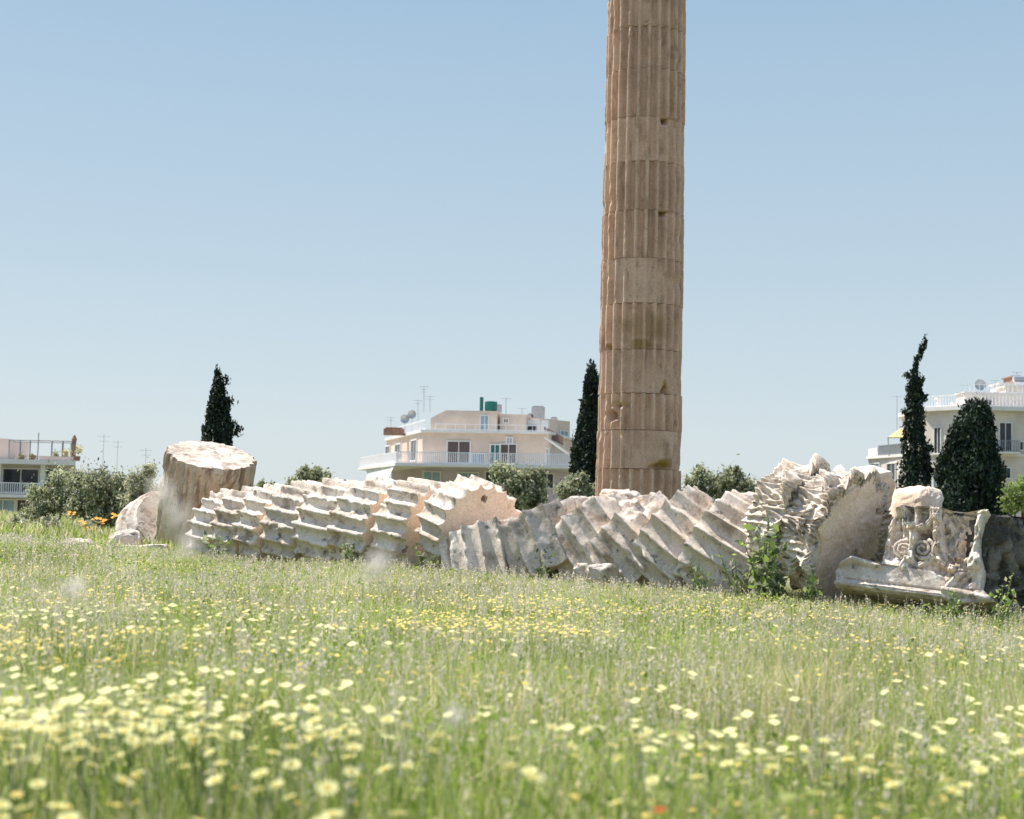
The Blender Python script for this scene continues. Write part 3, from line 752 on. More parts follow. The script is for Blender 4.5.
def gp(patch, patch2, y):
    dry = np.clip(.40+.9*patch2+.5*patch+.12*sstep(4, 9, y)-.42*(1-sstep(3.6, 6.5, y)), .02, .98)
    a = np.stack([.42*(1-dry)+.14, .24+0*dry, .28*(1-dry)+.05, .10+.28*dry, .02+.12*dry], 1)
    return a/a.sum(1)[:, None]
grass = [blades(380000, 1.5, 28, 1.55, lambda y: np.interp(y, [0, 3, 8, 18, 28], [.42, .48, .40, .27, .24]),
                lambda y: np.interp(y, [0, 3, 10, 28], [.005, .006, .009, .014]), 5, gp),
         blades(90000, 28, 64, 1.6, lambda y: .32+0*y, lambda y: .03+0*y, 6, gp)]
# broad leaved herbs between the blades, in clumps
rngh = np.random.default_rng(8)
x, y = field(230000, 2.6, 27, 1.5, rngh); nzh = fbm(np.stack([x, y, 0*x], -1)*1.1, 55, 3); k = rngh.uniform(-.3, .5, len(x)) < nzh; x, y = x[k], y[k]
hz = np.interp(y, [0, 5, 27], [.40, .36, .22])*rngh.uniform(.25, 1.1, len(x))*(1+.4*nzh[k])
HV, HF = leaf_quads(np.stack([x, y, G(x, y)+hz], -1), np.interp(y, [0, 4, 7, 27], [.05, .042, .032, .045]), rngh, .3, .45)
V = []; Qs = []; Ts = []; mis = []; off = 0
for (v, q, t, mi) in grass:
    V.append(v); Qs.append(q+off); Ts.append(t+off); mis.append(mi); off += len(v)
mi = np.concatenate(mis)
V.append(HV); HQ = HF+off; hmi = rngh.choice([0, 1, 2, 3], len(HF), p=[.38, .32, .18, .12])
go = link('meadow_grass', mesh_np('meadow_grass', np.concatenate(V), [np.concatenate(Qs), np.concatenate(Ts), HQ], [M['g1'], M['g2'], M['g3'], M['g4'], M['g5']], np.concatenate([mi, mi, hmi])))
tag(go, 'tall unmown grass, green mixed with pale dry stalks, filling the meadow', 'grass', kind='stuff')
# dry seed heads (loose panicles) above the grass
rng = np.random.default_rng(77)
n = 20000; x, y = field(n, 2.2, 27, 1.5, rng); p = np.stack([x, y, 0*x], -1); pk = fbm(p*.8, 21, 3)
k = (rng.uniform(-.8, .7, n) < pk) & (rng.uniform(0, 1, n) < np.interp(y, [3, 7], [.25, 1])); x, y = x[k], y[k]; n = len(x)
h = np.interp(y, [0, 4, 10, 28], [.55, .55, .45, .30])*rng.uniform(.8, 1.15, n); z = G(x, y)
C = []; 
for j in range(7):
    C.append(np.stack([x+rng.normal(0, .014, n), y+rng.normal(0, .014, n), z+h-.02*j+rng.normal(0, .008, n)], -1))
C = np.concatenate(C)
sz = np.interp(C[:, 1], [0, 6, 27], [.018, .020, .03])
V, F = leaf_quads(C, sz, rng, up=1.0, aspect=.45)
M['seed'] = leafmat('seed_head', (.74,.66,.55), .5, .12, .8)
w = np.interp(y, [0, 28], [.0008, .0025]); lx_ = rng.normal(0, .06, n); ly_ = rng.normal(0, .06, n)
A = np.stack([x-w+lx_, y+ly_, z], -1); B = np.stack([x+w+lx_, y+ly_, z], -1); Cc = np.stack([x+w, y, z+h], -1); Dd = np.stack([x-w, y, z+h], -1)
V2 = np.stack([A, B, Cc, Dd], 1).reshape(-1, 3); F2 = np.arange(4*n).reshape(-1, 4)+len(V)
so = link('seed_heads', mesh_np('seed_heads', np.concatenate([V, V2]), np.concatenate([F, F2]), [M['seed'], M['g5']], np.concatenate([np.zeros(len(F)), np.ones(n)]).astype(int)))
tag(so, 'pale pinkish grey seed heads of dry grasses standing above the meadow', 'seed heads', kind='stuff')

# ------------------------------------------------------------------ flowers
def petals_geo(np_=13, r=.024, cup=.25, wid=.55):
    V = [(0, 0, 0)]; F = []
    for i in range(np_):
        a = 2*PI*i/np_; d = PI/np_*wid*1.5; n0 = len(V)
        for (rr, da, zz) in ((.25, -d*.7, 0), (.8, -d, cup*.5), (1, 0, cup*.7), (.8, d, cup*.5), (.25, d*.7, 0)):
            V.append((math.cos(a+da)*rr*r, math.sin(a+da)*rr*r, zz*r+(.02*r if i % 2 else 0)))
        F.append([n0, n0+1, n0+2, n0+3, n0+4])
    return V, F
def disc_geo(r=.008):
    V = []; F = []
    for k, (rr, zz) in enumerate(((1, .1), (.8, .5), (.4, .75))):
        for j in range(10): V.append((math.cos(2*PI*j/10)*rr*r, math.sin(2*PI*j/10)*rr*r, zz*r))
    for k in range(2):
        for j in range(10): F.append([k*10+j, k*10+(j+1) % 10, k*10+10+(j+1) % 10, k*10+10+j])
    F.append([20+j for j in range(10)]); return V, F
def mk(name, V, F, mat):
    me = D.meshes.new(name); me.from_pydata(V, [], F); me.materials.append(mat); me.update(); return me
pv, pf_ = petals_geo(); me_pet = mk('petals', pv, pf_, M['pale']); dv, df = disc_geo(); me_disc = mk('flower_disc', dv, df, M['disc'])
sm_ = MB(); sm_.tube([(0, 0, -.5), (.012, .004, -.25), (0, 0, 0)], [.0022, .002, .0016], 5)
me_stem = mk('stem', sm_.v, sm_.f, M['stem'])
def pale_density(x, y):
    px = 512+x/y*FPX
    left_ = np.clip(1-(px-40)/560, 0, 1)
    return left_
def flower_points(n, y0, y1, seed, dens, pw=1.6):
    rng = np.random.default_rng(seed); t = rng.uniform(0, 1, n*6)
    y = (y0**pw+t*(y1**pw-y0**pw))**(1/pw); x = rng.uniform(-1, 1, n*6)*(.40*y+.1)
    pr = dens(x, y, fbm(np.stack([x, y, 0*x], -1)*.75, seed, 3)); k = rng.uniform(0, 1, n*6) < pr
    x, y = x[k][:n], y[k][:n]; o_ = np.argsort(y); return x[o_], y[o_]
def d_pale(x, y, nz):
    px = 512+x/y*FPX
    near = np.clip(1.25-(px-40)/300, .07, 1)*np.interp(y, [4.2, 7, 10, 14], [1, .62, .35, .15])
    right_ = np.where((px > 640) & (y > 4.6) & (y < 9), .2, 0)
    return np.clip(np.maximum(near, right_)*(.65+1.3*nz), 0, 1)
def d_gold(x, y, nz):
    px = 512+x/y*FPX
    band = np.exp(-((y-12.5)/3.6)**2)*np.clip(1-np.abs(px-560)/620, .25, 1)+.13+.3*(px < 160)*np.exp(-((y-8)/3)**2)
    return np.clip(band*(.30+2.6*nz), 0.006, 1)
fx, fy = flower_points(1150, 3.6, 15, 91, d_pale, .6)
proto = None; rr_ = random.Random(4)
KIDS = []
for i in range(min(300, len(fx))):
    h = np.interp(fy[i], [0, 4.5, 7, 10], [.60, .57, .51, .44])*rr_.uniform(.84, 1.12)
    lbl = 'pale yellow daisy flower blooming on a thin stem in the near meadow grass'
    if proto is None:
        r0 = empty('pale_daisy', (0, 0, 0), lbl, 'flower', 'pale yellow daisies in the near meadow')
        KIDS = [link('petals', me_pet, r0), link('flower_disc', me_disc, r0), link('stem', me_stem, r0)]; proto = r0; o = r0
    else:
        o = proto.copy(); COL.objects.link(o)
        for c in KIDS:
            d = c.copy(); d.parent = o; COL.objects.link(d)
    o.location = (fx[i], fy[i], Gf(fx[i], fy[i])+h)
    s = rr_.uniform(.8, 1.25)*np.interp(fy[i], [4, 7], [1.08, 1.0]); o.scale = (s, s, s)
    o.rotation_euler = (rr_.uniform(.0, .5), rr_.uniform(-.3, .3), rr_.uniform(0, 6.28))
def flower_mass(name, x, y, h, r, mat, label, cat, seed):
    rng = np.random.default_rng(seed); V = []; F = []; n = len(x); K = 8
    a = np.arange(K)*2*PI/K; tx = rng.uniform(-.45, .1, n); ty = rng.uniform(-.3, .3, n)
    z = G(x, y)+h
    rad = r*rng.uniform(.6, 1.2, n)
    X = np.cos(a)[None]*rad[:, None]*(1-.22*(np.arange(K) % 2)); Y = np.sin(a)[None]*rad[:, None]*(1-.22*(np.arange(K) % 2))
    Zd = -Y*np.sin(tx)[:, None]+X*np.sin(ty)[:, None]+.15*rad[:, None]
    ring = np.stack([x[:, None]+X, y[:, None]+Y, z[:, None]+Zd], -1); ctr = np.stack([x, y, z], -1)[:, None]
    V = np.concatenate([ctr, ring], 1).reshape(-1, 3)
    b = np.arange(n)[:, None]*(K+1)
    F = np.concatenate([b+np.array([[0, 1+j, 1+(j+1) % K]]) for j in range(K)])
    o = link(name, mesh_np(name, V, F, mat)); return tag(o, label, cat, kind='stuff')
x, y = fx[300:], fy[300:]
flower_mass('pale_wildflowers', x, y, np.interp(y, [0, 4, 10, 20], [.50, .50, .42, .32]), .029, M['pale'], 'pale yellow wildflowers further out, scattered through the meadow', 'wildflowers', 5)
gx, gy = flower_points(3600, 3.5, 24, 92, d_gold)
gv, gf_ = petals_geo(9, .017, .2, .6); dv2, df2 = disc_geo(.006); n0 = len(gv)
me_g = D.meshes.new('golden_daisy'); me_g.from_pydata(gv+dv2, [], gf_+[[i+n0 for i in f] for f in df2]); me_g.materials.append(M['yellow']); me_g.materials.append(M['disc'])
for i, pl in enumerate(me_g.polygons): pl.material_index = 0 if i < len(gf_) else 1
n_g = 0
for i in range(300):
    o = link('golden_daisy', me_g); h = np.interp(gy[i], [0, 4, 10, 20], [.46, .46, .42, .3])*rr_.uniform(.9, 1.1)
    o.location = (gx[i], gy[i], Gf(gx[i], gy[i])+h); o.rotation_euler = (rr_.uniform(0, .45), rr_.uniform(-.3, .3), rr_.uniform(0, 6.28))
    s = rr_.uniform(.7, 1.2); o.scale = (s, s, s)
    tag(o, 'small golden yellow daisy in the nearer half of the meadow', 'flower', 'golden daisies in the nearer meadow')
x, y = gx[300:], gy[300:]
flower_mass('golden_wildflowers', x, y, np.interp(y, [0, 4, 10, 20], [.46, .46, .42, .3]), .016, M['yellow'], 'golden yellow wildflowers in a band across the middle of the meadow', 'wildflowers', 6)
# orange blooms under the left shrub
for k, (px, py) in enumerate(((70, 512), (84, 521), (97, 517), (103, 519), (116, 514), (150, 541), (90, 527))):
    c = P(px, py+2, 37); n0 = MB(); rg = random.Random(k)
    for q in range(9):
        e = Vector((rg.uniform(-.1, .1), rg.uniform(-.1, .1), rg.uniform(-.07, .07))); s = rg.uniform(.03, .06)
        n0.quad(c+e+Vector((-s, 0, 0)), c+e+Vector((0, -s*.6, -s*.5)), c+e+Vector((s, 0, 0)), c+e+Vector((0, s*.5, s*.6)))
    g = Gf(c.x, 37); n0.tube([(c.x, 37, g), (c.x, 37, c.z)], .004, 5)
    o = n0.build('orange_bloom', M['orange'], None, origin=(c.x, 37, g))
    tag(o, 'orange flower cluster blooming under the shrubs at the far left', 'flower', 'orange blooms under the left shrubs')
# tall pale seed stalks close to the lens
hd = []
for k, (px, py, Y, sc_) in enumerate(((378, 566, 1.75, .9), (163, 488, 1.55, .5), (176, 512, 1.6, .7), (188, 540, 1.8, .55), (455, 716, 1.7, .35), (75, 590, 1.8, .35))):
    c = P(px, py, Y); g = Gf(c.x, Y); rg = np.random.default_rng(500+k)
    root = empty('seed_stalk', (c.x, Y, g), 'thin stalk with pale grey seed head, blurred close to the viewer', 'grass stalk', 'tall seed stalks close to the viewer')
    pts = rg.normal(size=(int(55*sc_), 3))*np.array([.007, .007, .009])*sc_**.5+np.array(c)
    V, F = leaf_quads(pts, .012, rg, up=.5, aspect=.5)
    link('seed_head', mesh_np('seed_head', V-np.array(root.location), F, M['puff']), root)
    t = MB(); t.tube([(c.x+.03, Y, g), (c.x+.01, Y, g+.6*(c.z-g)), tuple(c)], [.0014, .0012, .0009], 5); t.build('stem', M['g1'], root, smooth=True)
for (px, py) in ((659, 812),):
    c = P(px, py, 3.4); o = link('poppy', mk('poppy', *petals_geo(5, .018, .6, .9), M['red'])); o.location = c
    tag(o, 'tiny orange red poppy at the bottom edge of the meadow', 'flower')

# ------------------------------------------------------------------ buildings
M['cream'] = plain('cream_plaster', (.64,.52,.43), .85, .13, .5)
M['pinkw'] = plain('pink_plaster', (.62,.50,.44), .85, .06, .4)
M['whitew'] = plain('white_plaster', (.63,.57,.51), .85, .12, .5)
M['lilac'] = plain('grey_plaster', (.52,.45,.50), .85, .06, .4)
M['slab'] = plain('white_concrete', (.74,.72,.69), .8, .06, .8)
M['rail'] = plain('white_rail', (.78,.78,.80), .5, .04)
M['drail'] = plain('dark_rail', (.22,.24,.26), .5, .1)
M['glass'] = plain('dark_window', (.05,.055,.065), .15, .3, 1.0)
M['bglass'] = plain('bluish_window', (.25,.35,.42), .15, .2, 1.0)
M['shut'] = plain('dark_shutter', (.10,.075,.07), .7, .2, 1)
M['gshut'] = plain('green_shutter', (.03,.13,.12), .6, .2, 1)
M['teal'] = plain('teal_paint', (.02,.16,.14), .5, .1)
M['awn'] = plain('ochre_awning', (.72,.50,.22), .8, .08)
M['bawn'] = plain('brown_awning', (.20,.12,.09), .8, .2)
M['brick'] = plain('brown_brick', (.30,.18,.13), .9, .2, 4)
M['metal'] = plain('grey_metal', (.45,.46,.48), .4, .1, 3, .3)
def XY(px, Y, py=500): p = P(px, py, Y); return (p.x, p.y)
class Wall:                                   # vertical wall between two plan points
    def __init__(s, A, B):
        s.A = Vector((A[0], A[1], 0)); s.B = Vector((B[0], B[1], 0)); s.t = (s.B-s.A).normalized(); s.n = Vector((s.t.y, -s.t.x, 0))
        if s.n.y > 0: s.n = -s.n
    def st(s, px, py):
        h = plane_hit(px, py, s.A, s.n); return ((h-s.A).dot(s.t), h.z)
    def box(s, mb, s0, s1, z0, z1, o0, o1):
        c = s.A+s.t*((s0+s1)/2)+s.n*((o0+o1)/2); c.z = (z0+z1)/2
        rot = Matrix((s.t, s.n, Vector((0, 0, 1)))).transposed()
        mb.box(c, (abs(s1-s0)/2, abs(o1-o0)/2, abs(z1-z0)/2), rot)
    def window(s, parent, x0, y0, x1, y1, mat, fmat=None, name='window', sill=True):
        a, b = s.st(x0, y0), s.st(x1, y1)
        s0, s1 = sorted((a[0], b[0])); z0, z1 = sorted((a[1], b[1]))
        f = MB(); w = .09
        s.box(f, s0-w, s1+w, z1, z1+w, .0, .12); s.box(f, s0-w, s0, z0, z1, .0, .12); s.box(f, s1, s1+w, z0, z1, .0, .12)
        s.box(f, (s0+s1)/2-.03, (s0+s1)/2+.03, z0, z1, .04, .08)
        s.box(f, s0-w-(.08 if sill else 0), s1+w+(.08 if sill else 0), z0-w, z0, .0, .2 if sill else .12)
        fo = f.build(name, fmat or M['slab'], parent)
        g = MB(); s.box(g, s0, s1, z0, z1, .01, .035)
        me = D.meshes.new('pane'); o3 = Vector(parent.location); me.from_pydata([v-o3 for v in g.v], [], g.f); me.materials.append(mat)
        link('pane', me, fo)
    def railing(s, mb, s0, s1, z0, z1, o, pitch=.13, r=.018, post=2.0):
        s.box(mb, s0, s1, z1-.06, z1, o-.03, o+.03); s.box(mb, s0, s1, z0+.06, z0+.11, o-.02, o+.02)
        k = int((s1-s0)/pitch)
        for i in range(k+1):
            q = s0+(s1-s0)*i/max(k, 1); s.box(mb, q-r, q+r, z0, z1-.05, o-r, o+r)

# ---- centre building
d0 = 120
A0, A1, A2, A3 = XY(385, 138), XY(421, d0), XY(548, 118.5), XY(574, 131)
zb = -9.2
cbd = empty('terraced_building', ((A1[0]+A2[0])/2, 128, zb), 'cream terraced apartment building with white railed balcony, left of the standing column', 'building')
bk1 = (A3[0]-2, 146); bk0 = (A0[0]+1, 150)
W1 = Wall(A1, A2); W0 = Wall(A0, A1); W2 = Wall(A2, A3)
z_slab = W1.st(470, 465)[1]; z_roof = W1.st(470, 433)[1]
MB().prism([A0, A1, A2, A3, bk1, bk0], z_slab, z_roof).build('upper_storey', M['cream'], cbd)
MB().prism([(A0[0]+.5, A0[1]+.6), (A1[0]+.2, A1[1]+.8), (A2[0], A2[1]+.6), (A3[0]-.2, A3[1]+.4), bk1, bk0], zb, z_slab-.25).build('lower_storeys', M['lilac'], cbd)
MB().prism([XY(357, 137), XY(394, 117.5), XY(570, 114.5), XY(577, 128), (A3[0], 134), (A0[0], 145)], z_slab-.25, z_slab).build('balcony_slab', M['slab'], cbd)
MB().prism([(A0[0]-.2, A0[1]-.2), (A1[0]-.15, A1[1]-.3), (A2[0]+.1, A2[1]-.3), (A3[0]+.3, A3[1]), bk1, bk0], z_roof, z_roof+.22).build('roof_slab', M['slab'], cbd)
for a, b in ((XY(358, 136.8), XY(395, 117.7)), (XY(395, 117.7), XY(569, 114.7))):
    w = Wall(a, b); Ln = (w.B-w.A).length; m_ = MB(); w.railing(m_, 0, Ln, z_slab, z_slab+.95, -.1, .16, .028); m_.build('balcony_railing', M['rail'], cbd)
W1.window(cbd, 448, 441.5, 469.5, 463, M['shut']); W1.window(cbd, 491, 445, 499, 464, M['gshut']); W1.window(cbd, 501, 444.5, 516, 464, M['shut'])
W1.window(cbd, 472, 454, 484, 464, M['bglass']); W1.window(cbd, 546.5, 449, 548, 465, M['glass'])
W1.window(cbd, 507, 438, 512, 443, M['metal'], sill=False, name='air_conditioner')
W0.window(cbd, 412, 441, 417, 460, M['glass']); W0.window(cbd, 396, 445, 401, 452, M['glass']); W0.window(cbd, 386.5, 447, 390.5, 455, M['glass'])
WL = Wall((A1[0]+.2, A1[1]+.8), (A2[0], A2[1]+.6))
WL.window(cbd, 424, 472, 440, 485, M['bglass']); WL.window(cbd, 458, 473, 478, 486, M['bglass']); WL.window(cbd, 486, 472, 498, 486, M['glass']); WL.window(cbd, 541, 474, 553, 488, M['glass'])
# penthouse with sloping left shoulder
q = Wall((A1[0], A1[1]+2), (A2[0], A2[1]+2))
zr = z_roof+.22
def penthouse(x0, x1, yt, mat, slope=None, depth=8, name='penthouse'):
    s0 = q.st(x0, yt)[0]; s1, zt = q.st(x1, yt)
    if slope:
        ss, zs = q.st(slope[0], yt)[0], q.st(x0, slope[1])[1]
        pr = [(s0, zr), (s1, zr), (s1, zt), (ss, zt), (s0, zs)]
    else: pr = [(s0, zr), (s1, zr), (s1, zt), (s0, zt)]
    m_ = MB(); k = len(pr)
    for dd in (0, depth):
        for (s_, z_) in pr:
            v = q.A+q.t*s_-q.n*dd; v.z = z_; m_.v.append(v)
    m_.f.append(list(range(k))); m_.f.append(list(range(k, 2*k))[::-1])
    for i in range(k): j = (i+1) % k; m_.f.append([i, k+i, k+j, j])
    m_.build(name, mat, cbd)
penthouse(431, 497, 411, M['cream'], (446, 418))
q = Wall((A1[0], A1[1]+2.6), (A2[0], A2[1]+2.6)); penthouse(500, 526, 414.5, M['cream']); 
q.window(cbd, 504, 419, 508, 422.5, M['brick'], sill=False)
q = Wall((A1[0], A1[1]+2), (A2[0], A2[1]+2)); q.window(cbd, 481, 416, 488, 431, M['bglass'], sill=False)
q = Wall((A1[0], A1[1]+4), (A2[0], A2[1]+4)); penthouse(524, 548, 420, M['slab'], depth=5)
q.window(cbd, 528, 426, 537, 433, M['glass'], sill=False)
W3 = Wall((A2[0]-1.6, A2[1]+2), A3)
q = Wall((A2[0], A2[1]+5), (A2[0]+3.4, A2[1]+10)); penthouse(541, 570, 421.5, M['cream'], depth=6)
q.window(cbd, 560, 431, 567, 437, M['bglass'], sill=False)
a_ = P(544, 427, 120); b_ = P(563, 437, 121)
m_ = MB(); m_.quad(a_, b_, b_+Vector((0, -1.0, -.75)), a_+Vector((0, -1.0, -.75))); m_.quad(a_+Vector((0,0,.05)), a_+Vector((0, -1, -.7)), b_+Vector((0, -1, -.7)), b_+Vector((0,0,.05))); m_.build('terrace_awning', M['bawn'], cbd)
a_ = P(545, 437, 117); b_ = P(570, 455, 117)
m_ = MB(); m_.box((a_+b_)/2, ((b_-a_).length/2, 1.0, .06), Matrix.Rotation(math.atan2(-(b_.z-a_.z), b_.x-a_.x), 3, 'Y')); m_.build('white_awning', M['slab'], cbd)
a_ = P(368, 476, 130); b_ = P(396, 466, 118)
m_ = MB(); m_.quad(P(372, 483, 128), P(366, 470, 134), P(394, 466, 118.5), P(388, 478, 118)); m_.quad(P(372, 483.5, 128.1), P(388, 478.5, 118.1), P(394, 466.6, 118.6), P(366, 470.6, 134.1)); m_.build('side_awning', M['slab'], cbd)
m_ = MB(); c = P(481.5, 404, 124); m_.tube([c-Vector((0, 0, 1.0)), c+Vector((0, 0, .6))], .16); m_.build('vent_pipe', M['teal'], cbd)
c = P(491, 406, 124); m_ = MB(); m_.tube([c-Vector((0, 0, .38)), c+Vector((0, 0, .36)), c+Vector((0, 0, .42))], [.55, .55, .3], 20); m_.box(c-Vector((0, 0, .5)), (.5, .3, .1)); m_.build('water_tank', M['teal'], cbd)
for (px, py, w_, h_) in ((498, 409, .35, .3), (538, 414, .6, .6), (530, 418, .25, .3), (554, 421, .3, .25), (394, 432, .9, .3)):
    m_ = MB(); c = P(px, py, 127); m_.box(c, (w_, .4, h_)); m_.box(c+Vector((0, 0, h_+.05)), (w_*.8, .35, .05)); m_.build('roof_box', M['brick'] if px < 400 else M['metal'], cbd)
def antenna(px, y0, y1, Y, parent, bars=3):
    a, b = P(px, y0, Y), P(px, y1, Y); m_ = MB(); m_.tube([b, a], .03, 5)
    for i in range(bars):
        z = a.z-.25*i-.05; m_.tube([(a.x-.45+.1*i, a.y, z), (a.x+.45-.1*i, a.y, z)], .02, 4)
    m_.build('antenna', M['metal'], parent)
def dish(px, py, r, Y, parent, zlow):
    c = P(px, py, Y); m_ = MB(); prev = None; n0 = len(m_.v)
    for k in range(6):
        rr = r*k/5; 
        for j in range(16):
            a = 2*PI*j/16; m_.v.append(c+Vector((math.cos(a)*rr, -.5*r*(k/5)**2+.0, math.sin(a)*rr)))
    for k in range(5):
        for j in range(16): j2 = (j+1) % 16; m_.f.append([k*16+j, k*16+j2, k*16+16+j2, k*16+16+j])
    m_.tube([c, (c.x, c.y+.2, c.z-.3), (c.x, c.y+.2, zlow)], .04, 5)
    m_.build('satellite_dish', M['metal'], parent)
antenna(424, 386, 412, 128, cbd); antenna(430, 396, 412, 129, cbd, 2); antenna(506, 398, 414, 127, cbd, 1); antenna(391, 417, 432, 133, cbd, 2); antenna(522, 408, 416, 127, cbd, 1); antenna(418, 400, 430, 131, cbd, 2)
dish(405, 419, .42, 130, cbd, z_roof); dish(412, 414.5, .4, 130, cbd, z_roof)
m_ = MB(); w = Wall((A0[0], A0[1]+.3), (A1[0], A1[1]+.3)); w.railing(m_, .3, (w.B-w.A).length, zr, zr+.9, -.2, .5, .02); m_.build('roof_railing', M['rail'], cbd)
m_ = MB(); w = Wall(A1, A2); w.railing(m_, 1, (w.B-w.A).length-.3, zr, zr+.55, -.3, .8, .02); m_.build('roof_railing', M['rail'], cbd)

# ---- right building
rb = empty('corner_building', (P(965, 500, 124).x, 130, zb), 'cream apartment building with ochre awning behind the cypresses at the far right', 'building')
B0, B1, B2, B3 = XY(902, 131), XY(925, 123), XY(958, 120), XY(1110, 120)
WA = Wall(B1, B2); WB = Wall(B2, B3); WC = Wall(B0, B1)
z_t = WB.st(1000, 411)[1]; z_bal = WB.st(1000, 452)[1]
MB().prism([B0, B1, B2, B3, (B3[0], 145), (B0[0]+5, 145)], zb, z_t).build('wall', M['whitew'], rb)
MB().prism([(B0[0]-.5, B0[1]-.3), (B1[0]-.3, B1[1]-.6), (B2[0], B2[1]-.6), (B3[0], B3[1]-.6), (B3[0], 145.3), (B0[0]+4.5, 145.3)], z_t, z_t+.35).build('cornice', M['slab'], rb)
for zz_ in (z_bal-.35, z_bal-3.4):
    MB().prism([(B0[0]-.1, B0[1]-.1), (B1[0]-.05, B1[1]-.15), (B2[0], B2[1]-.15), (B3[0], B3[1]-.15), (B3[0], 140), (B0[0]+4.9, 140)], zz_, zz_+.22).build('string_course', M['slab'], rb)
WA.window(rb, 935, 428, 941, 453.5, M['glass']); WA.window(rb, 934.5, 471, 940, 496, M['bglass'])
WB.window(rb, 999.5, 423, 1011, 450.5, M['glass']); WB.window(rb, 1002, 468, 1010, 478, M['glass']); WB.window(rb, 1020, 442, 1026, 450, M['glass']); WB.window(rb, 962, 470, 970, 490, M['glass'])
# balcony on the main face
s0 = WB.st(990, 450)[0]; s1 = WB.st(1016, 450)[0]
m_ = MB(); WB.box(m_, s0, s1, z_bal-.15, z_bal, 0, 1.0); m_.build('balcony', M['slab'], rb)
m_ = MB(); WB.railing(m_, s0, s1, z_bal, z_bal+.95, .95, .14, .02); m_.build('balcony_railing', M['drail'], rb)
# lower wing with terrace at the left
L0, L1, L2 = XY(868, 133), XY(903, 125), XY(925, 122)
zt2 = Wall(L0, L1).st(885, 458)[1]
MB().prism([L0, L1, (B1[0]+1, B1[1]+.5), (B1[0], 142), (L0[0]+4, 144)], zb, zt2).build('side_wing', M['whitew'], rb)
MB().prism([(L0[0]-.3, L0[1]-.4), (L1[0], L1[1]-.5), (B1[0]+1, B1[1]-.2), (B1[0], 142), (L0[0]+3.7, 144)], zt2, zt2+.25).build('terrace_slab', M['slab'], rb)
w = Wall(L0, L1); Ln = (w.B-w.A).length
m_ = MB(); w.box(m_, 0, 2.2, zt2+.25, zt2+1.0, -.15, 0); m_.build('parapet', M['slab'], rb)
m_ = MB(); w.railing(m_, 2.2, Ln, zt2+.25, zt2+1.2, -.1, .15, .02); m_.build('terrace_railing', M['drail'], rb)
w.window(rb, 872, 464, 880, 478, M['bglass']); w.window(rb, 888, 464, 896, 480, M['glass'])
a_, b_ = P(888, 437, 124.5), P(905, 437, 124.5)
c_, d_ = P(900, 429, 128), P(910, 429, 128)
m_ = MB(); m_.v += [a_, b_, d_, c_]+[v-Vector((0, 0, .1)) for v in (a_, b_, d_, c_)]
m_.f += [[0,1,2,3], [7,6,5,4], [0,4,5,1], [1,5,6,2], [2,6,7,3], [3,7,4,0]]; m_.build('awning', M['awn'], rb)
m_ = MB(); m_.tube([(a_.x+.1, a_.y, zt2), tuple(a_)], .05, 6); m_.build('awning_post', M['metal'], rb)
antenna(897, 396, 430, 128, rb, 1)
# roof clutter
m_ = MB(); WR = Wall((B1[0], B1[1]+.4), (B2[0], B2[1]+.3)); WR.railing(m_, 0, (WR.B-WR.A).length, z_t+.35, z_t+1.35, 0, .3, .02)
WR = Wall((B2[0], B2[1]+.3), (B3[0], B3[1]+.3)); WR.railing(m_, 0, 9, z_t+.35, z_t+1.5, 0, .3, .02); m_.build('roof_railing', M['rail'], rb)
def rbox(x0, x1, y0, Y, mat, dep=2.5, name='roof_house', y1=None):
    a = P(x0, y0, Y); b = P(x1, y0, Y); z0 = z_t+.35 if y1 is None else P(x0, y1, Y).z
    m_ = MB(); m_.box(((a.x+b.x)/2, Y+dep/2, (a.z+z0)/2), ((b.x-a.x)/2, dep/2, (a.z-z0)/2)); m_.box(((a.x+b.x)/2, Y+dep/2, a.z+.06), ((b.x-a.x)/2+.15, dep/2+.15, .06)); m_.build(name, mat, rb)
rbox(965, 1006, 393, 124, M['concrete']); rbox(1006, 1045, 387, 124, M['concrete']); rbox(1000, 1020, 384, 127, M['slab'], y1=396)
rbox(1013, 1030, 377, 128, M['brick'], y1=388); rbox(938, 941.5, 399, 126, M['slab'], .5, 'chimney'); rbox(954, 957, 404, 126, M['slab'], .5, 'chimney'); rbox(987, 990, 402, 123.6, M['glass'], .2, 'vent')
dish(979.5, 385, .5, 123.5, rb, z_t+2)
m_ = MB(); WR = Wall(XY(965, 123), XY(1040, 123)); WR.railing(m_, 0, 6.2, P(980, 393, 123).z, P(980, 384, 123).z, 0, .4, .02); m_.build('roof_railing', M['rail'], rb)
antenna(1017, 372, 384, 126, rb, 2); antenna(995, 380, 392, 125, rb, 2); antenna(965, 385, 396, 126, rb, 1)
c = P(1020, 379, 126); m_ = MB(); m_.tube([c+Vector((-.6, 0, 0)), c+Vector((.6, 0, 0))], .3, 14); m_.box(c+Vector((0, -.4, -.35)), (.7, .5, .04), Matrix.Rotation(.5, 3, 'X')); m_.build('solar_heater', M['metal'], rb)

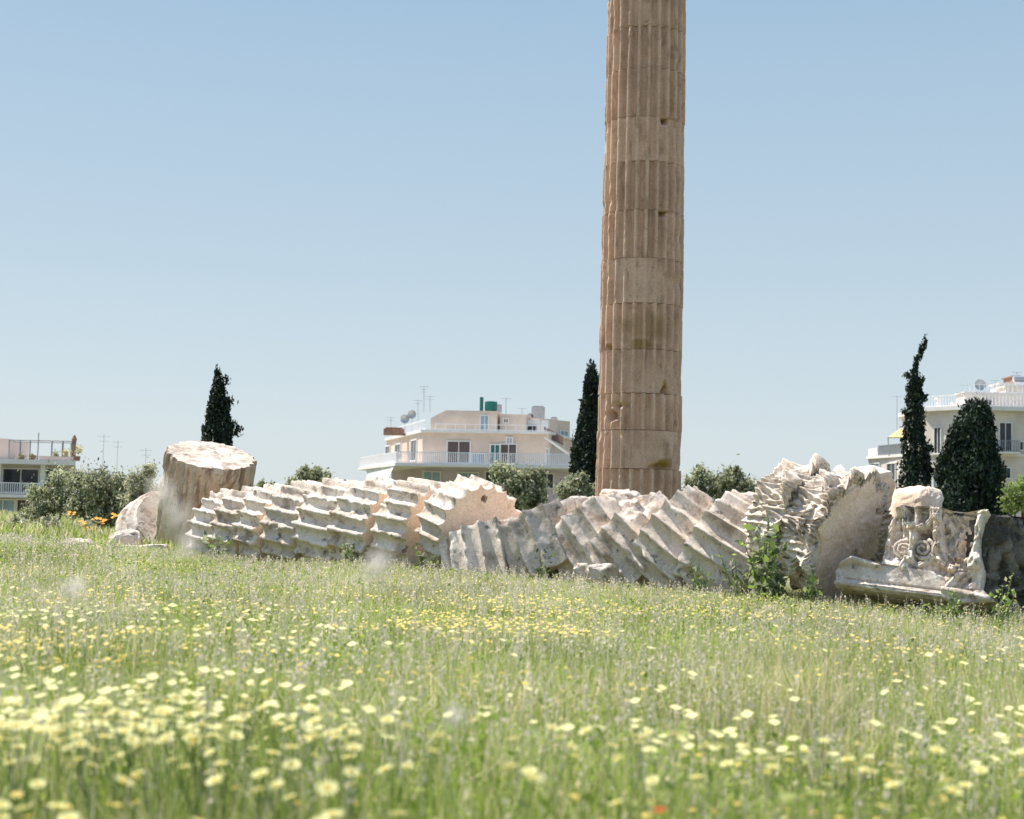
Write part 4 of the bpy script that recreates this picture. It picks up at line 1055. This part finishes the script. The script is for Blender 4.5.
# ---- left building
dl = 90
lb = empty('balconied_house', (P(20, 500, dl).x, 96, -8), 'low white house with balconies and rooftop pergola frame behind the left shrubs', 'building')
E0, E1 = XY(-60, dl), XY(74, dl)
WE = Wall(E0, E1); z_r = WE.st(20, 464)[1]; z_b = WE.st(20, 494.5)[1]
MB().prism([E0, E1, (E1[0]-4, 102), (E0[0]-6, 102)], z_r-.0, z_r+.3).build('roof_slab', M['slab'], lb)
MB().prism([(E0[0], E0[1]+1.5), (E1[0]-.5, E1[1]+1.5), (E1[0]-4.4, 101.8), (E0[0]-5, 101.8)], -9, z_r).build('wall', M['whitew'], lb)
MB().prism([(E0[0], E0[1]+.1), (E1[0]-.2, E1[1]+.1), (E1[0]-.2, E1[1]+1.5), (E0[0], E0[1]+1.5)], z_b-.2, z_b).build('balcony_slab', M['slab'], lb)
m_ = MB(); WE.railing(m_, 0, (WE.B-WE.A).length-.3, z_b, z_b+.75, -.15, .14, .022); m_.build('balcony_railing', M['rail'], lb)
WE2 = Wall((E0[0], E0[1]+1.5), (E1[0]-.5, E1[1]+1.5))
WE2.window(lb, 4, 469, 38, 492, M['glass']); WE2.window(lb, 46, 469, 60, 492, M['glass'])
WE2.window(lb, -8, 500, 14, 520, M['bglass']); WE2.window(lb, 18, 500, 34, 520, M['shut']); WE2.window(lb, 40, 500, 60, 520, M['glass'])
for px in (-2, 42): 
    a = P(px, 500, dl+.6); m_ = MB(); m_.box((a.x, a.y, (z_b+z_r)/2), (.14, .14, (z_r-z_b)/2)); m_.build('pillar', M['slab'], lb)
a = P(-20, 438, dl+3); b = P(9, 438, dl+3); m_ = MB(); m_.box(((a.x+b.x)/2, dl+5, (a.z+z_r+.3)/2), ((b.x-a.x)/2, 2, (a.z-z_r-.3)/2)); m_.build('roof_house', M['pinkw'], lb)
m_ = MB(); zt = P(40, 440.5, dl+1).z
xs_ = [P(p_, 450, dl+1).x for p_ in (9, 20, 30, 38, 52, 63, 72)]
for x_ in xs_:
    m_.tube([(x_, dl+1, z_r+.3), (x_, dl+1, zt)], .035, 6)
    m_.tube([(x_-1, dl+4, z_r+.3), (x_-1, dl+4, zt)], .035, 6)
    m_.tube([(x_, dl+1, zt), (x_-1, dl+4, zt)], .03, 6)
for yy, sh_ in ((dl+1, 0), (dl+4, 1)): m_.tube([(xs_[0]-sh_, yy, zt), (xs_[-1]-sh_, yy, zt)], .04, 6)
m_.tube([(xs_[3], dl+1, zt), (xs_[3], dl+1, zt+.5)], .03, 5); m_.build('pergola_frame', M['drail'], lb)
m_ = MB(); c = P(74, 446, dl+1.5); m_.tube([(c.x, c.y, z_r+.3), (c.x, c.y, c.z+.2), (c.x, c.y, c.z+.45), (c.x, c.y, c.z+.7)], [.14, .12, .17, .05], 10); m_.build('chimney_pipe', M['brick'], lb)
m_ = MB(); WE.box(m_, 6, (WE.B-WE.A).length-.3, z_r+.3, z_r+.55, -.6, -.3); m_.build('parapet', M['pinkw'], lb)
for k, (px, py, r, mt, lb_) in enumerate(((21, 457, 5, [M['ol3'], M['ol1']], 'dark potted plant on the roof of the left house, nearer the roof hut'),
                                 (33, 458, 4, [M['ol3'], M['ol1']], 'small dark potted plant under the middle of the roof pergola'),
                                 (66, 453, 5, [M['ol2'], M['yellow']], 'yellowish potted shrub at the right end of the left roof'),
                                 (78, 450, 6, [M['ol1'], M['yellow']], 'taller yellow green potted shrub at the roof corner of the left house'),
                                 (56, 454, 4, [M['ol1'], M['ol2']], 'thin potted plant before the pergola posts'))):
    c = P(px, py, dl+.9); rg = np.random.default_rng(900+k)
    root = empty('potted_plant', (c.x, c.y, z_r+.3), lb_, 'potted plant')
    pts = rg.normal(size=(160, 3))*r/FPX*dl*.42+np.array(c); V, F = leaf_quads(pts, .12, rg, .3)
    link('leaves', mesh_np('leaves', V-np.array(root.location), F, mt, rg.integers(0, 2, len(F))), root)
    m_ = MB(); m_.tube([(c.x, c.y, z_r+.3), (c.x, c.y, z_r+.6)], [.13, .18], 12); m_.build('pot', M['brick'], root)
# thin rooftop masts standing behind the shrubs
for k, (px, y0, Y, nm) in enumerate(((104, 434, 120, 'leftmost'), (118, 440, 125, 'middle'), (146, 448, 118, 'rightmost'))):
    a = P(px, y0, Y); m_ = MB(); m_.tube([(a.x, Y, -9.1), (a.x, Y, a.z)], .03, 5); m_.tube([(a.x-.5, Y, a.z-.2), (a.x+.5, Y, a.z-.2)], .02, 4); m_.tube([(a.x-.4, Y, a.z-.6), (a.x+.4, Y, a.z-.6)], .02, 4)
    o = m_.build('antenna_mast', M['rail'], None, origin=(a.x, Y, -9.1)); tag(o, '%s of the thin pale antenna masts against the sky above the left shrubs' % nm, 'antenna')

# small square hole on the round face of the turned drum: a dark stone-lined box set in the face
# ------------------------------------------------------------------ light
SUN = Vector((-.43, .26, .87)).normalized()
elev = math.asin(SUN.z); az = math.atan2(SUN.x, SUN.y)
w = D.worlds.new('World'); sc.world = w; w.use_nodes = True; nt = w.node_tree
sky = nt.nodes.new('ShaderNodeTexSky'); sky.sky_type = 'NISHITA'; sky.sun_disc = False
sky.sun_elevation = elev; sky.sun_rotation = az; sky.altitude = 0; sky.air_density = 1.0; sky.dust_density = 1.0; sky.ozone_density = 1.0
tcw = nt.nodes.new('ShaderNodeTexCoord'); sx = nt.nodes.new('ShaderNodeSeparateXYZ'); nt.links.new(tcw.outputs['Generated'], sx.inputs[0])
cr = nt.nodes.new('ShaderNodeValToRGB'); nt.links.new(sx.outputs['Z'], cr.inputs[0])
HZ = ((0, (.66,.735,.775)), (.06, (.60,.69,.745)), (.16, (.50,.62,.71)), (.36, (.345,.505,.665)), (.7, (.26,.42,.62)))
while len(cr.color_ramp.elements) < len(HZ): cr.color_ramp.elements.new(.5)
for e, (p_, c_) in zip(cr.color_ramp.elements, HZ): e.position = p_; e.color = (*c_, 1)
lp = nt.nodes.new('ShaderNodeVectorMath'); lp.operation = 'SCALE'; lp.inputs['Scale'].default_value = 1/(.14*2**EXPO)
nt.links.new(cr.outputs[0], lp.inputs[0])
f_ = nt.nodes.new('ShaderNodeMapRange'); f_.inputs['From Min'].default_value = .34; f_.inputs['From Max'].default_value = .62; f_.inputs['To Min'].default_value = .93; f_.inputs['To Max'].default_value = .25
nt.links.new(sx.outputs['Z'], f_.inputs['Value'])
mxw = nt.nodes.new('ShaderNodeMix'); mxw.data_type = 'RGBA'; nt.links.new(f_.outputs[0], mxw.inputs[0]); nt.links.new(sky.outputs[0], mxw.inputs[6]); nt.links.new(lp.outputs[0], mxw.inputs[7])
nt.links.new(mxw.outputs[2], nt.nodes['Background'].inputs['Color']); nt.nodes['Background'].inputs['Strength'].default_value = .14
sd = D.lights.new('sun', 'SUN'); sd.energy = 3.9; sd.angle = math.radians(.53); sd.color = (1, .93, .82)
so_ = D.objects.new('sun', sd); COL.objects.link(so_); so_.rotation_mode = 'QUATERNION'
so_.rotation_quaternion = SUN.to_track_quat('Z', 'Y'); so_.location = SUN*60
sc.view_settings.view_transform = 'Standard'; sc.view_settings.look = 'None'; sc.view_settings.exposure = EXPO; sc.view_settings.gamma = 1
sc.cycles.max_bounces = 8; sc.cycles.diffuse_bounces = 4; sc.cycles.transparent_max_bounces = 4
sc.cycles.use_denoising = True
for _o in sc.objects:
    if 'label' in _o and len(_o['label'].split()) > 16: print('LONG', _o['label'])
